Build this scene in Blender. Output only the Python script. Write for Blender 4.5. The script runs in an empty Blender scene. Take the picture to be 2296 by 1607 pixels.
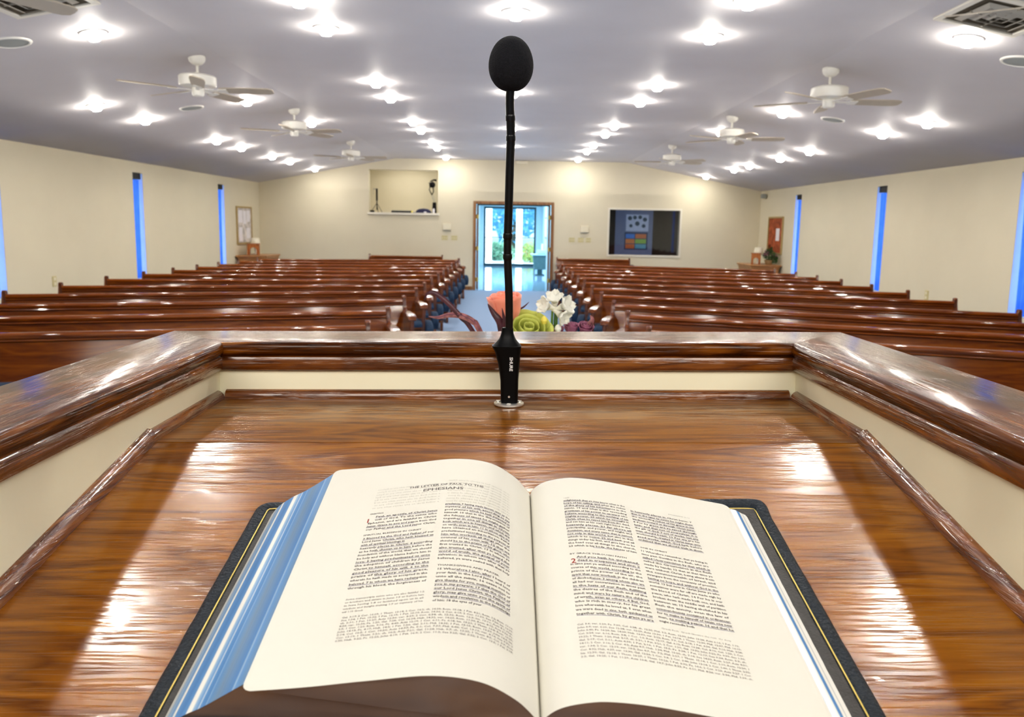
import bpy, bmesh, math, random
from mathutils import Matrix, Vector, noise
random.seed(7)
PI = math.pi
COL = bpy.context.scene.collection
SC = bpy.context.scene

# ------------------------------------------------------------------ materials
def new_mat(name):
    m = bpy.data.materials.new(name); m.use_nodes = True
    nt = m.node_tree
    return m, nt, nt.nodes['Principled BSDF']

def setp(b, **k):
    names = dict(rough='Roughness', metal='Metallic', coat='Coat Weight', crough='Coat Roughness', spec='Specular IOR Level',
                 trans='Transmission Weight', ior='IOR', emit='Emission Strength', alpha='Alpha', sheen='Sheen Weight')
    for kk, v in k.items():
        b.inputs[names[kk]].default_value = v

def plain(name, c, rough=.6, vary=.06, scale=12, bump=0, bscale=60, emit=None, **k):
    """one colour with slight mottling"""
    m, nt, b = new_mat(name)
    tc = nt.nodes.new('ShaderNodeTexCoord'); n = nt.nodes.new('ShaderNodeTexNoise'); n.inputs['Scale'].default_value = scale
    n.inputs['Detail'].default_value = 4
    nt.links.new(tc.outputs['Object'], n.inputs['Vector'])
    r = nt.nodes.new('ShaderNodeValToRGB')
    r.color_ramp.elements[0].position = .3; r.color_ramp.elements[1].position = .7
    r.color_ramp.elements[0].color = [x * (1 - vary) for x in c[:3]] + [1]
    r.color_ramp.elements[1].color = [min(1, x * (1 + vary)) for x in c[:3]] + [1]
    nt.links.new(n.outputs['Fac'], r.inputs['Fac']); nt.links.new(r.outputs['Color'], b.inputs['Base Color'])
    setp(b, rough=rough, **k)
    if emit:
        b.inputs['Emission Color'].default_value = list(emit[0]) + [1]; b.inputs['Emission Strength'].default_value = emit[1]
    if bump:
        n2 = nt.nodes.new('ShaderNodeTexNoise'); n2.inputs['Scale'].default_value = bscale; n2.inputs['Detail'].default_value = 5
        nt.links.new(tc.outputs['Object'], n2.inputs['Vector'])
        bp = nt.nodes.new('ShaderNodeBump'); bp.inputs['Strength'].default_value = bump; bp.inputs['Distance'].default_value = .01
        nt.links.new(n2.outputs['Fac'], bp.inputs['Height']); nt.links.new(bp.outputs['Normal'], b.inputs['Normal'])
    return m

def wood(name, dark, mid, light, axis='x', size=1.0, rough=.22, coat=.6, crough=.06, bump=.12, pores=.5, figure=1.0, spec=.5):
    """stained timber, grain running along an axis of the object"""
    m, nt, b = new_mat(name)
    N, L = nt.nodes.new, nt.links.new
    tc = N('ShaderNodeTexCoord'); mp = N('ShaderNodeMapping')
    L(tc.outputs['Object'], mp.inputs['Vector'])
    s = {'x': (1.6, 13, 13), 'y': (13, 1.6, 13), 'z': (13, 13, 1.6)}[axis]
    mp.inputs['Scale'].default_value = [v * size for v in s]
    n1 = N('ShaderNodeTexNoise'); n1.inputs['Scale'].default_value = 1.6; n1.inputs['Detail'].default_value = 3
    n1.inputs['Distortion'].default_value = 1.2 * figure
    L(mp.outputs['Vector'], n1.inputs['Vector'])
    mul = N('ShaderNodeMath'); mul.operation = 'MULTIPLY'; mul.inputs[1].default_value = 9 * figure
    L(n1.outputs['Fac'], mul.inputs[0])
    fr = N('ShaderNodeMath'); fr.operation = 'PINGPONG'; fr.inputs[1].default_value = 1
    L(mul.outputs[0], fr.inputs[0])
    n2 = N('ShaderNodeTexNoise'); n2.inputs['Scale'].default_value = 1; n2.inputs['Detail'].default_value = 6; n2.inputs['Roughness'].default_value = .7
    mp2 = N('ShaderNodeMapping'); s2 = {'x': (9, 110, 110), 'y': (110, 9, 110), 'z': (110, 110, 9)}[axis]
    mp2.inputs['Scale'].default_value = [v * size for v in s2]
    L(tc.outputs['Object'], mp2.inputs['Vector']); L(mp2.outputs['Vector'], n2.inputs['Vector'])
    mix = N('ShaderNodeMath'); mix.operation = 'MULTIPLY_ADD'; mix.inputs[1].default_value = .34
    L(fr.outputs[0], mix.inputs[0])
    m3 = N('ShaderNodeMath'); m3.operation = 'MULTIPLY'; m3.inputs[1].default_value = .64
    L(n2.outputs['Fac'], m3.inputs[0]); L(m3.outputs[0], mix.inputs[2])
    r = N('ShaderNodeValToRGB'); e = r.color_ramp.elements
    e[0].position = .22; e[0].color = list(dark) + [1]; e[1].position = .78; e[1].color = list(light) + [1]
    x = e.new(.48); x.color = list(mid) + [1]
    L(mix.outputs[0], r.inputs['Fac'])
    L(r.outputs['Color'], b.inputs['Base Color'])
    setp(b, rough=rough, coat=coat, crough=crough, spec=spec)
    if bump:
        # fine open pores in the varnish
        n4 = N('ShaderNodeTexNoise'); n4.inputs['Scale'].default_value = 1; n4.inputs['Detail'].default_value = 3
        mp4 = N('ShaderNodeMapping'); s4 = {'x': (16, 460, 460), 'y': (460, 16, 460), 'z': (460, 460, 16)}[axis]
        mp4.inputs['Scale'].default_value = [v * size for v in s4]
        L(tc.outputs['Object'], mp4.inputs['Vector']); L(mp4.outputs['Vector'], n4.inputs['Vector'])
        r4 = N('ShaderNodeMapRange'); r4.inputs[1].default_value = .50; r4.inputs[2].default_value = .64
        L(n4.outputs['Fac'], r4.inputs[0])
        n5 = N('ShaderNodeTexNoise'); n5.inputs['Scale'].default_value = 14; n5.inputs['Detail'].default_value = 2
        L(tc.outputs['Object'], n5.inputs['Vector'])
        r5 = N('ShaderNodeMapRange'); r5.inputs[1].default_value = .36; r5.inputs[2].default_value = .52
        L(n5.outputs['Fac'], r5.inputs[0])
        mm = N('ShaderNodeMath'); mm.operation = 'MULTIPLY'; L(r4.outputs[0], mm.inputs[0]); L(r5.outputs[0], mm.inputs[1])
        ad = N('ShaderNodeMath'); ad.operation = 'MULTIPLY_ADD'; ad.inputs[1].default_value = -pores
        lo = N('ShaderNodeMath'); lo.operation = 'MULTIPLY'; lo.inputs[1].default_value = .0; L(n5.outputs['Fac'], lo.inputs[0])
        L(mm.outputs[0], ad.inputs[0]); L(lo.outputs[0], ad.inputs[2])
        bp = N('ShaderNodeBump'); bp.inputs['Strength'].default_value = bump; bp.inputs['Distance'].default_value = .0016
        L(ad.outputs[0], bp.inputs['Height'])
        L(bp.outputs['Normal'], b.inputs['Normal']); L(bp.outputs['Normal'], b.inputs['Coat Normal'])
    return m

def glass(name, tint=(1, 1, 1), refl=.08):
    m = bpy.data.materials.new(name); m.use_nodes = True; nt = m.node_tree; nt.nodes.clear()
    o = nt.nodes.new('ShaderNodeOutputMaterial'); mx = nt.nodes.new('ShaderNodeMixShader')
    t = nt.nodes.new('ShaderNodeBsdfTransparent'); g = nt.nodes.new('ShaderNodeBsdfGlossy')
    t.inputs['Color'].default_value = list(tint) + [1]; g.inputs['Roughness'].default_value = .03
    mx.inputs[0].default_value = refl
    nt.links.new(t.outputs[0], mx.inputs[1]); nt.links.new(g.outputs[0], mx.inputs[2]); nt.links.new(mx.outputs[0], o.inputs[0])
    return m

def emitter(name, c, s):
    m, nt, b = new_mat(name)
    b.inputs['Base Color'].default_value = (1, 1, 1, 1)
    b.inputs['Emission Color'].default_value = list(c) + [1]; b.inputs['Emission Strength'].default_value = s
    return m

M = {}
PEW = ((.11, .023, .0003), (.19, .045, .0005), (.28, .078, .0012))
M['pew'] = wood('pew_wood', *PEW, axis='x', size=.35, rough=.4, coat=.9, crough=.12, bump=.006, spec=.05)
M['pew_cap'] = wood('pew_rail_wood', *PEW, axis='x', size=.35, rough=.4, coat=1, crough=.045, bump=.004, spec=.1)
M['pew_end'] = wood('pew_end_wood', (.06, .013, .002), (.13, .033, .005), (.20, .06, .012), axis='z', size=.4, rough=.25, coat=.8, crough=.12, bump=.05)
OAK = ((.095, .025, .0003), (.225, .078, .0018), (.33, .130, .0065))
OAKD = ((.022, .0050, .0002), (.105, .028, .0006), (.26, .088, .006))
M['desk'] = wood('oak_desk', *OAK, axis='x', size=1.0, rough=.38, coat=.85, crough=.17, bump=.28, pores=1, figure=1.1, spec=.12)
M['rail_x'] = wood('oak_rail_across', *OAKD, axis='x', size=1.2, rough=.25, coat=.42, crough=.13, bump=.42, pores=1, spec=.12)
M['rail_y'] = wood('oak_rail_along', *OAKD, axis='y', size=1.2, rough=.25, coat=.42, crough=.13, bump=.42, pores=1, spec=.12)
M['mould_x'] = wood('oak_mould_across', (.05, .010, .0004), (.16, .045, .002), (.29, .10, .010), axis='x', size=1.4, rough=.25, coat=1, crough=.08, bump=.35)
M['mould_y'] = wood('oak_mould_along', (.05, .010, .0004), (.16, .045, .002), (.29, .10, .010), axis='y', size=1.4, rough=.25, coat=1, crough=.08, bump=.35)
M['lightoak'] = wood('light_oak', (.30, .13, .04), (.45, .22, .08), (.6, .33, .14), axis='x', size=.6, rough=.4, coat=.2, bump=.02)
M['boxwood'] = wood('orange_oak', (.25, .07, .012), (.42, .14, .03), (.55, .22, .06), axis='z', size=.6, rough=.4, coat=.2, bump=.02)
M['doorwood'] = wood('door_trim_wood', (.16, .07, .025), (.28, .13, .05), (.38, .20, .08), axis='z', size=.4, rough=.4, coat=.2, bump=.02)
M['cream'] = plain('cream_paint', (.90, .86, .66), rough=.45, vary=.02, scale=6, bump=.05, bscale=30)
M['wall'] = plain('wall_paint', (.72, .66, .51), rough=.75, vary=.015, scale=2, bump=.08, bscale=140)
M['ceil'] = plain('ceiling_paint', (.60, .575, .585), rough=.62, vary=.02, scale=2, bump=.12, bscale=120, spec=.55)
M['carpet'] = plain('blue_carpet', (.26, .36, .53), rough=.95, vary=.06, scale=60, bump=.4, bscale=300)
M['foyerfloor'] = plain('foyer_tile', (.42, .58, .80), rough=.10, vary=.04, scale=1.5, coat=.6, crough=.03)
M['foyerwall'] = plain('foyer_wall', (.60, .74, .78), rough=.7, vary=.02)
M['white'] = plain('white_enamel', (.82, .80, .74), rough=.35, vary=.02)
M['whitetrim'] = plain('white_trim', (.80, .76, .66), rough=.5, vary=.02)
M['blade'] = plain('fan_blade_shaded', (.50, .44, .35), rough=.5, vary=.03)  # white blades toned brown: shade of their undersides put into the colour
M['ivory'] = plain('ivory_plastic', (.62, .55, .30), rough=.4, vary=.02)
M['ivorybox'] = plain('pale_plastic', (.80, .74, .58), rough=.5, vary=.02)
M['black'] = plain('black_plastic', (.0025, .0025, .003), spec=.2, rough=.45, vary=.1)
M['foam'] = plain('foam', (.010, .010, .014), rough=.95, vary=.3, scale=400, bump=.6, bscale=900)
M['blackmetal'] = plain('black_tube', (.004, .004, .005), rough=.30, vary=.1, bump=.05, bscale=300)
M['chrome'] = plain('chrome', (.88, .86, .82), rough=.28, vary=.02, metal=.8)
M['printwhite'] = plain('white_print', (.85, .85, .85), rough=.5, vary=0)
M['paper'] = plain('page_paper', (.655, .63, .555), rough=.75, vary=.01, scale=30)
M['ink'] = plain('ink', (.15, .135, .13), rough=.9, vary=.1, scale=200)
M['inkpale'] = plain('pale_ink', (.46, .44, .39), rough=.9, vary=.05, scale=200)
M['inkgrey'] = plain('grey_ink', (.24, .215, .20), rough=.9, vary=.2, scale=200)
M['inkred'] = plain('red_ink', (.33, .04, .03), rough=.9, vary=.1)
M['pen'] = plain('pen_line', (.11, .10, .24), rough=.9, vary=.2, scale=100)
M['gold'] = plain('gold_line', (.72, .55, .16), rough=.35, vary=.1, metal=.35)
M['leather'] = plain('navy_leather', (.014, .021, .030), rough=.48, vary=.25, scale=300, bump=.5, bscale=420, spec=.35)
M['liner'] = plain('grey_liner', (.050, .047, .045), rough=.6, vary=.15, scale=200, bump=.2, bscale=600)
M['bluecushion'] = plain('blue_upholstery', (.022, .05, .10), rough=.85, vary=.15, scale=30, bump=.2)
M['can'] = plain('can_trim', (.70, .68, .66), rough=.4, vary=.02)
M['bulb'] = emitter('bulb_glow', (1, .94, .84), 72)
M['lens'] = emitter('glare_disc_glow', (1, .95, .86), 420)  # very bright disc added to each lamp for stronger glare
M['grille'] = plain('speaker_grille', (.33, .35, .33), rough=.6, vary=.1, scale=200)
M['ventdark'] = plain('vent_inside', (.10, .08, .05), rough=.8, vary=.3, scale=10)
M['ventslat'] = plain('vent_slat', (.42, .39, .33), rough=.5, vary=.05)
M['darkframe'] = plain('dark_green_frame', (.012, .045, .055), rough=.4, vary=.05)
M['glass'] = glass('clear_glass', (.93, .98, 1), .05)
M['darkglass'] = glass('booth_glass', (.85, .88, .92), .07)
M['outwhite'] = plain('daylit_white_column', (.9, .92, .95), rough=.6, vary=.02, emit=((.85, .93, 1), 1.6))  # emission stands in for bright daylight on the columns
M['lampshade'] = plain('lampshade', (.8, .76, .62), rough=.8, vary=.02, emit=((1, .93, .75), .03))
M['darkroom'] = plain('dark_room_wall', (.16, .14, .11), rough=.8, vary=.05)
M['curtain'] = plain('backlit_blue_curtain', (.06, .22, .78), rough=.8, vary=.2, scale=6, emit=((.05, .20, 1.0), .36))  # emission stands in for daylight coming through the cloth
M['daylitreveal'] = plain('daylit_blue_reveal', (.45, .58, .90), rough=.8, vary=.08, scale=6, emit=((.35, .52, 1.0), .25))  # slight glow imitates daylight caught on the reveal
M['cork'] = plain('cork_board', (.34, .085, .03), rough=.8, vary=.5, scale=9)
M['goldframe'] = plain('brass_frame', (.42, .31, .13), rough=.4, vary=.05)
M['papers'] = plain('pinned_papers', (.62, .58, .56), rough=.8, vary=.35, scale=7)
M['paperwhite'] = plain('white_notice', (.82, .80, .84), rough=.8, vary=.02)
M['navy'] = plain('navy_cloth', (.012, .014, .06), rough=.5, vary=.1)
M['rose'] = plain('salmon_petal', (.88, .29, .19), rough=.55, vary=.14, scale=25, sheen=.3)
M['lime'] = plain('lime_petal', (.56, .60, .15), rough=.55, vary=.14, scale=30)
M['lily'] = plain('white_petal', (.86, .84, .76), rough=.5, vary=.03, scale=30)
M['mauve'] = plain('mauve_petal', (.30, .10, .17), rough=.6, vary=.35, scale=30)
M['yellow'] = plain('yellow_bud', (.82, .70, .14), rough=.5, vary=.1)
M['stem'] = plain('green_stem', (.10, .20, .05), rough=.5, vary=.2)
M['purpleleaf'] = plain('purple_leaf', (.075, .018, .028), rough=.35, vary=.5, scale=60)
M['pinkleaf'] = plain('striped_leaf', (.30, .12, .12), rough=.4, vary=.6, scale=90)
M['ceramic'] = plain('white_ceramic', (.7, .68, .62), rough=.2, vary=.02)
M['leafgreen'] = plain('leaf_green', (.045, .11, .03), rough=.5, vary=.4, scale=10)
M['hedge'] = plain('hedge_green', (.16, .36, .24), rough=.7, vary=.4, scale=3)
M['treeleaf'] = plain('daylit_tree', (.12, .34, .50), rough=.7, vary=.45, scale=1.2, emit=((.10, .36, .6), .55))  # leaves glow blue in place of outdoor light
M['bark'] = plain('bark', (.16, .12, .09), rough=.9, vary=.2)
M['shrub'] = plain('bright_shrub', (.38, .52, .14), rough=.7, vary=.35, scale=6)
M['redflower'] = plain('red_flower', (.6, .08, .05), rough=.6, vary=.2)
M['pavement'] = plain('pavement', (.75, .78, .80), rough=.8, vary=.04, scale=1)
M['lawn'] = plain('lawn', (.30, .50, .30), rough=.9, vary=.2, scale=2)
M['teal'] = plain('teal_table', (.45, .66, .68), rough=.4, vary=.04)
M['tealdark'] = plain('dark_teal', (.07, .13, .13), rough=.5, vary=.1)
M['tan'] = plain('basket', (.36, .24, .12), rough=.8, vary=.3, scale=60)

# ------------------------------------------------------------------ mesh helpers
class MB:
    def __init__(s): s.v = []; s.f = []; s.mi = []; s.cur = 0
    def add(s, vs, fs):
        o = len(s.v); s.v += [tuple(v) for v in vs]
        for f in fs: s.f.append([i + o for i in f]); s.mi.append(s.cur)
    def box(s, x0, x1, y0, y1, z0, z1, mtx=None):
        vs = [Vector((x, y, z)) for x in (x0, x1) for y in (y0, y1) for z in (z0, z1)]
        if mtx: vs = [mtx @ v for v in vs]
        s.add(vs, [(0, 1, 3, 2), (4, 6, 7, 5), (0, 4, 5, 1), (2, 3, 7, 6), (0, 2, 6, 4), (1, 5, 7, 3)])
    def lathe(s, prof, n=24, c=(0, 0, 0), sx=1, sy=1, cap=True):
        vs = []; m = len(prof)
        for i in range(n):
            a = 2 * PI * i / n
            for r, z in prof: vs.append((c[0] + r * sx * math.cos(a), c[1] + r * sy * math.sin(a), c[2] + z))
        fs = [(i * m + j, ((i + 1) % n) * m + j, ((i + 1) % n) * m + j + 1, i * m + j + 1) for i in range(n) for j in range(m - 1)]
        if cap:
            if prof[0][0] > 1e-6: fs.append([i * m for i in range(n)][::-1])
            if prof[-1][0] > 1e-6: fs.append([i * m + m - 1 for i in range(n)])
        s.add(vs, fs)
    def tube(s, pts, r, n=12, cap=True):
        """r: number or list"""
        pts = [Vector(p) for p in pts]; rs = r if isinstance(r, (list, tuple)) else [r] * len(pts)
        vs = []; up = None
        for i, p in enumerate(pts):
            t = (pts[min(i + 1, len(pts) - 1)] - pts[max(i - 1, 0)]).normalized()
            if up is None:
                up = t.orthogonal().normalized()
            else:
                up = (up - t * up.dot(t)).normalized()
            w = t.cross(up)
            for k in range(n):
                a = 2 * PI * k / n
                vs.append(p + (up * math.cos(a) + w * math.sin(a)) * rs[i])
        fs = [(i * n + k, i * n + (k + 1) % n, (i + 1) * n + (k + 1) % n, (i + 1) * n + k) for i in range(len(pts) - 1) for k in range(n)]
        if cap:
            fs.append(list(range(n))[::-1]); fs.append([(len(pts) - 1) * n + k for k in range(n)])
        s.add(vs, fs)
    def prism(s, poly, x0, x1, axis='x'):
        """poly in the plane normal to axis"""
        n = len(poly)
        def P(u, v, w): return {'x': (w, u, v), 'y': (u, w, v), 'z': (u, v, w)}[axis]
        vs = [P(u, v, x0) for u, v in poly] + [P(u, v, x1) for u, v in poly]
        fs = [(i, (i + 1) % n, n + (i + 1) % n, n + i) for i in range(n)] + [list(range(n))[::-1], list(range(n, 2 * n))]
        s.add(vs, fs)
    def strip(s, rows, closed=False):
        """rows: list of equal-length point lists"""
        m = len(rows[0]); vs = [p for r in rows for p in r]
        fs = [(i * m + j, i * m + j + 1, (i + 1) * m + j + 1, (i + 1) * m + j) for i in range(len(rows) - 1) for j in range(m - 1)]
        s.add(vs, fs)
    def build(s, name, mat, parent=None, smooth=35, loc=None, bevel=0, subsurf=0, solid=0, mats=None):
        me = bpy.data.meshes.new(name); me.from_pydata(s.v, [], s.f); me.update()
        o = bpy.data.objects.new(name, me); COL.objects.link(o)
        for mm in (mats or [mat]): me.materials.append(M[mm] if isinstance(mm, str) else mm)
        if mats: me.polygons.foreach_set('material_index', s.mi)
        if smooth is not None:
            bm = bmesh.new(); bm.from_mesh(me); bmesh.ops.recalc_face_normals(bm, faces=bm.faces); bm.to_mesh(me); bm.free()
            me.shade_smooth(); me.set_sharp_from_angle(angle=math.radians(smooth))
        if parent: o.parent = parent
        if loc: o.location = loc
        if solid:
            md = o.modifiers.new('thick', 'SOLIDIFY'); md.thickness = solid; md.offset = 0
        if bevel:
            md = o.modifiers.new('bev', 'BEVEL'); md.width = bevel; md.segments = 2; md.limit_method = 'ANGLE'; md.angle_limit = .6
        if subsurf:
            md = o.modifiers.new('sub', 'SUBSURF'); md.levels = subsurf; md.render_levels = subsurf
        return o

def tag(o, label, cat, group=None, kind=None):
    o['label'] = label; o['category'] = cat
    if group: o['group'] = group
    if kind: o['kind'] = kind
    return o

def thing(name, label, cat, loc=(0, 0, 0), rz=0, group=None):
    o = bpy.data.objects.new(name, None); COL.objects.link(o); o.empty_display_size = .05
    o.location = loc; o.rotation_euler = (0, 0, rz)
    return tag(o, label, cat, group)

def struct(name, mb, mat, **k):
    o = mb.build(name, mat, **k); o['kind'] = 'structure'; return o

def dup(root, loc, rz, label):
    r = root.copy(); COL.objects.link(r); r.location = loc; r.rotation_euler = (root.rotation_euler[0], root.rotation_euler[1], rz); r['label'] = label
    for ch in list(root.children):
        c = ch.copy(); COL.objects.link(c); c.parent = r
        for g in list(ch.children):
            d = g.copy(); COL.objects.link(d); d.parent = c
    return r

def spline(pts, n):
    """Catmull-Rom through 2-D or 3-D points, n samples per span"""
    P = [Vector(p) for p in pts]; out = []
    for i in range(len(P) - 1):
        p0 = P[i - 1] if i else P[0] * 2 - P[1]; p1 = P[i]; p2 = P[i + 1]; p3 = P[i + 2] if i + 2 < len(P) else P[-1] * 2 - P[-2]
        for k in range(n):
            t = k / n
            out.append(.5 * ((2 * p1) + (p2 - p0) * t + (2 * p0 - 5 * p1 + 4 * p2 - p3) * t * t + (3 * p1 - p0 - 3 * p2 + p3) * t ** 3))
    out.append(P[-1]); return out

# ------------------------------------------------------------------ room shell
XL, XR, YB, YF = -6.07, 6.14, 18.99, -4.0
ZW, ZC = 2.52, 3.15
KL, KR = -2.76, 2.84
WIN = [(9.00, 9.36), (12.66, 13.00), (16.34, 16.69)]      # window slits along both side walls
WZ0, WZ1 = .62, 2.35

b = MB(); b.box(XL - .3, XR + .3, YF - .3, YB, -.12, 0); struct('floor', b, 'carpet', smooth=None)
def wall_with_slits(x0, x1):
    b = MB(); y = YF
    for (a, c) in WIN:
        b.box(x0, x1, y, a, 0, 3.4); b.box(x0, x1, a, c, 0, WZ0); b.box(x0, x1, a, c, WZ1, 3.4); y = c
    b.box(x0, x1, y, YB + .16, 0, 3.4)
    return b
struct('wall_left', wall_with_slits(XL - .26, XL), 'wall', smooth=None)
struct('wall_right', wall_with_slits(XR, XR + .26), 'wall', smooth=None)
b = MB(); b.box(XL - .2, XR + .2, YF - .2, YF, 0, 3.4); struct('wall_front', b, 'wall', smooth=None)
DX0, DX1, DZ = -.79, 1.04, 2.10                             # doorway to the foyer
OX0, OX1, OZ0, OZ1 = -3.40, -1.72, 1.86, 2.88               # booth opening
GX0, GX1, GZ0, GZ1 = 2.47, 4.19, .93, 2.02                  # glazed opening
b = MB(); T = .16
b.box(XL - .2, OX0, YB, YB + T, 0, 3.4); b.box(OX0, OX1, YB, YB + T, 0, OZ0); b.box(OX0, OX1, YB, YB + T, OZ1, 3.4)
b.box(OX1, DX0, YB, YB + T, 0, 3.4); b.box(DX0, DX1, YB, YB + T, DZ, 3.4); b.box(DX1, GX0, YB, YB + T, 0, 3.4)
b.box(GX0, GX1, YB, YB + T, 0, GZ0); b.box(GX0, GX1, YB, YB + T, GZ1, 3.4); b.box(GX1, XR + .2, YB, YB + T, 0, 3.4)
struct('wall_back', b, 'wall', smooth=None)
b = MB()
pr = [(XL - .01, ZW), (KL, ZC), (KR, ZC), (XR + .01, ZW), (XR + .01, ZW + .1), (KR, ZC + .1), (KL, ZC + .1), (XL - .01, ZW + .1)]
b.prism(pr, YF, YB, 'y'); struct('ceiling', b, 'ceil', smooth=None)
b = MB(); b.box(XL, XL + .012, YF, YB, 0, .09); struct('baseboard_left', b, 'doorwood', smooth=None)
b = MB(); b.box(XR - .012, XR, YF, YB, 0, .09); struct('baseboard_right', b, 'doorwood', smooth=None)
b = MB(); b.box(XL, DX0 - .08, YB - .012, YB, 0, .09); b.box(DX1 + .08, XR, YB - .012, YB, 0, .09); struct('baseboard_back', b, 'doorwood', smooth=None)

# doorway trim, with the open wooden door leaf's hinge edge at its right
b = MB()
for x0, x1 in ((DX0 - .07, DX0), (DX1, DX1 + .07)): b.box(x0, x1, YB - .025, YB + T + .02, 0, DZ + .07)
b.box(DX0, DX1, YB - .025, YB + T + .02, DZ, DZ + .07)
struct('trim_1', b, 'doorwood', smooth=None, bevel=.004)
b = MB(); b.box(DX0 + .02, DX1 - .02, YB + .03, YB + .09, DZ - .03, DZ); struct('trim_2', b, 'darkframe', smooth=None)
def leaf(name, x, side, label):
    d = thing(name, label, 'door', (x, YB + .2, 0), 0)
    b = MB(); b.box(-.02, .02, 0, .88, .01, DZ - .02); b.build('door_panel', 'foyerwall', d, smooth=None, bevel=.003)
    b = MB(); b.box(-.023, .023, -.006, 0, .01, DZ - .02); b.build('edge_strip', 'doorwood', d, smooth=None)
    for z in (.25, 1.02, 1.80):
        b = MB(); b.box(-.03, .03, -.03, -.006, z - .05, z + .05); b.build('hinge', 'gold', d, smooth=None)
    b = MB(); b.box(-side * .02 - .002, -side * .02 + .002, .70, .84, .95, 1.15); b.build('push_plate', 'chrome', d, smooth=None)
    return d
leaf('open_door', DX0 + .03, -1, 'pale door leaf standing open at the left jamb of the foyer doorway')
leaf('open_door', DX1 - .03, 1, 'pale door leaf with brass hinges standing open at the right jamb of the doorway')

# side windows: slit with frame, pane, and a blue curtain hanging in each
WN = ['nearest the pulpit', 'at the middle of the wall', 'nearest the back corner']
k = 0
for side, xw, s in (('left', XL, -1), ('right', XR, 1)):
    for wi, (y0, y1) in enumerate(WIN):
        k += 1
        xo = xw + s * .22
        w = bpy.data.objects.new('window_%d' % k, None); COL.objects.link(w); w['kind'] = 'structure'; w.location = (xw, y0, WZ0)
        h = WZ1 - WZ0; d = y1 - y0
        b = MB(); xa, xb = sorted((s * .19, s * .23))
        b.box(xa, xb, 0, .025, 0, h); b.box(xa, xb, d - .025, d, 0, h); b.box(xa, xb, .025, d - .025, 0, .025); b.box(xa, xb, .025, d - .025, h - .10, h)
        b.build('window_frame', 'darkframe', w, smooth=None)
        b = MB(); xa, xb = sorted((s * .205, s * .21)); b.box(xa, xb, .025, d - .025, .025, h - .1); b.build('pane', 'glass', w, smooth=None)
        b = MB(); xa, xb = sorted((s * .004, s * .185)); b.box(xa, xb, d - .006, d - .001, .02, h - .01); b.box(xa, xb, .001, .006, .02, h - .01)
        b.build('reveal_lining', 'daylitreveal', w, smooth=None)
        b = MB(); xa, xb = sorted((s * .03, s * .185)); b.box(xa, xb, .008, d - .008, h - .10, h - .002); b.build('pelmet', 'black', w, smooth=None)
        # curtain: wavy cloth
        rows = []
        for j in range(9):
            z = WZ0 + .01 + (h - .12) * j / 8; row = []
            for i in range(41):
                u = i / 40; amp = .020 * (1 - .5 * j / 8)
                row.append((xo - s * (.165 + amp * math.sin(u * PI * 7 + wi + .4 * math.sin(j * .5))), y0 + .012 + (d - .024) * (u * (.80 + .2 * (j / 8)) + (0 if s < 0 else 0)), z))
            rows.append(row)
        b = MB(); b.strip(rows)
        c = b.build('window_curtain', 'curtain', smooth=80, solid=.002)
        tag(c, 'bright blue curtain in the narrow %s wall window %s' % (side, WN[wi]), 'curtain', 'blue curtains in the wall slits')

# ------------------------------------------------------------------ ceiling fittings
def cz(x):
    if x < KL: return ZW + (x - XL) * (ZC - ZW) / (KL - XL)
    if x > KR: return ZW + (XR - x) * (ZC - ZW) / (XR - KR)
    return ZC
def tilt(x):
    a = math.atan((ZC - ZW) / (KL - XL))
    return -a if x < KL else (a if x > KR else 0)
lt = thing('ceiling_light', '', 'ceiling light', (0, 0, 0), 0, 'recessed ceiling lights')
b = MB(); b.lathe([(.070, .0), (.070, -.006), (.082, -.012), (.100, -.008), (.104, 0)], 28, cap=False); b.build('trim_ring', 'can', lt)
b = MB(); b.lathe([(.0701, -.002), (.068, -.016), (.062, -.032), (.047, -.046), (.026, -.053), (0.0005, -.055)], 24, cap=False); b.build('bulb', 'bulb', lt)
b = MB(); b.lathe([(.040, -.0545), (.038, -.0575), (.0005, -.0600)], 24, cap=False); b.build('lens', 'lens', lt)  # added hot disc that sharpens highlights on the glossy wood
ORD = ['nearest', 'second', 'third', 'fourth', 'fifth', 'sixth', 'seventh', 'eighth', 'ninth', 'tenth', 'eleventh', 'twelfth', 'thirteenth']
lines = {
 'inner line over the left pews': [(-1.40 if y < 4 else -1.48, y) for y in (1.95, 2.95, 5.62, 6.43, 8.78, 9.83, 12.07, 13.15, 15.03, 16.1, 18.36)],
 'inner line over the right pews': [(1.33 if y < 4 else 1.60, y) for y in (1.90, 2.85, 5.46, 6.46, 8.68, 9.79, 12.12, 13.25, 15.05, 16.3, 18.31)],
 'line over the central aisle': [(.03, y) for y in (2.25, 5.85, 9.31, 12.73, 15.59)],
 'line among the left fans': [(-3.28, 3.0), (-3.28, 6.32), (-3.22, 9.72), (-3.02, 12.06)],
 'line among the right fans': [(3.38, 3.0), (3.39, 5.94), (3.37, 9.78), (3.24, 12.1)],
 'outer line beside the left wall': [(-4.49, y) for y in (5.5, 8.62, 9.76, 12.1, 13.2, 14.9, 16.1, 18.16)],
 'outer line beside the right wall': [(4.60, y) for y in (5.5, 8.69, 9.72, 12.05, 13.33, 15.03, 16.03, 18.29)]}
first = True
for ln, ps in lines.items():
    for i, (x, y) in enumerate(ps):
        lab = 'round ceiling light, %s in the %s' % (ORD[i], ln)
        if i == 0: lab = 'round ceiling light, nearest to the pulpit in the %s' % ln
        if first: o = lt; o.location = (x, y, cz(x)); o['label'] = lab; first = False
        else: o = dup(lt, (x, y, cz(x)), 0, lab)
        o.rotation_euler = (0, tilt(x), 0)

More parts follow.
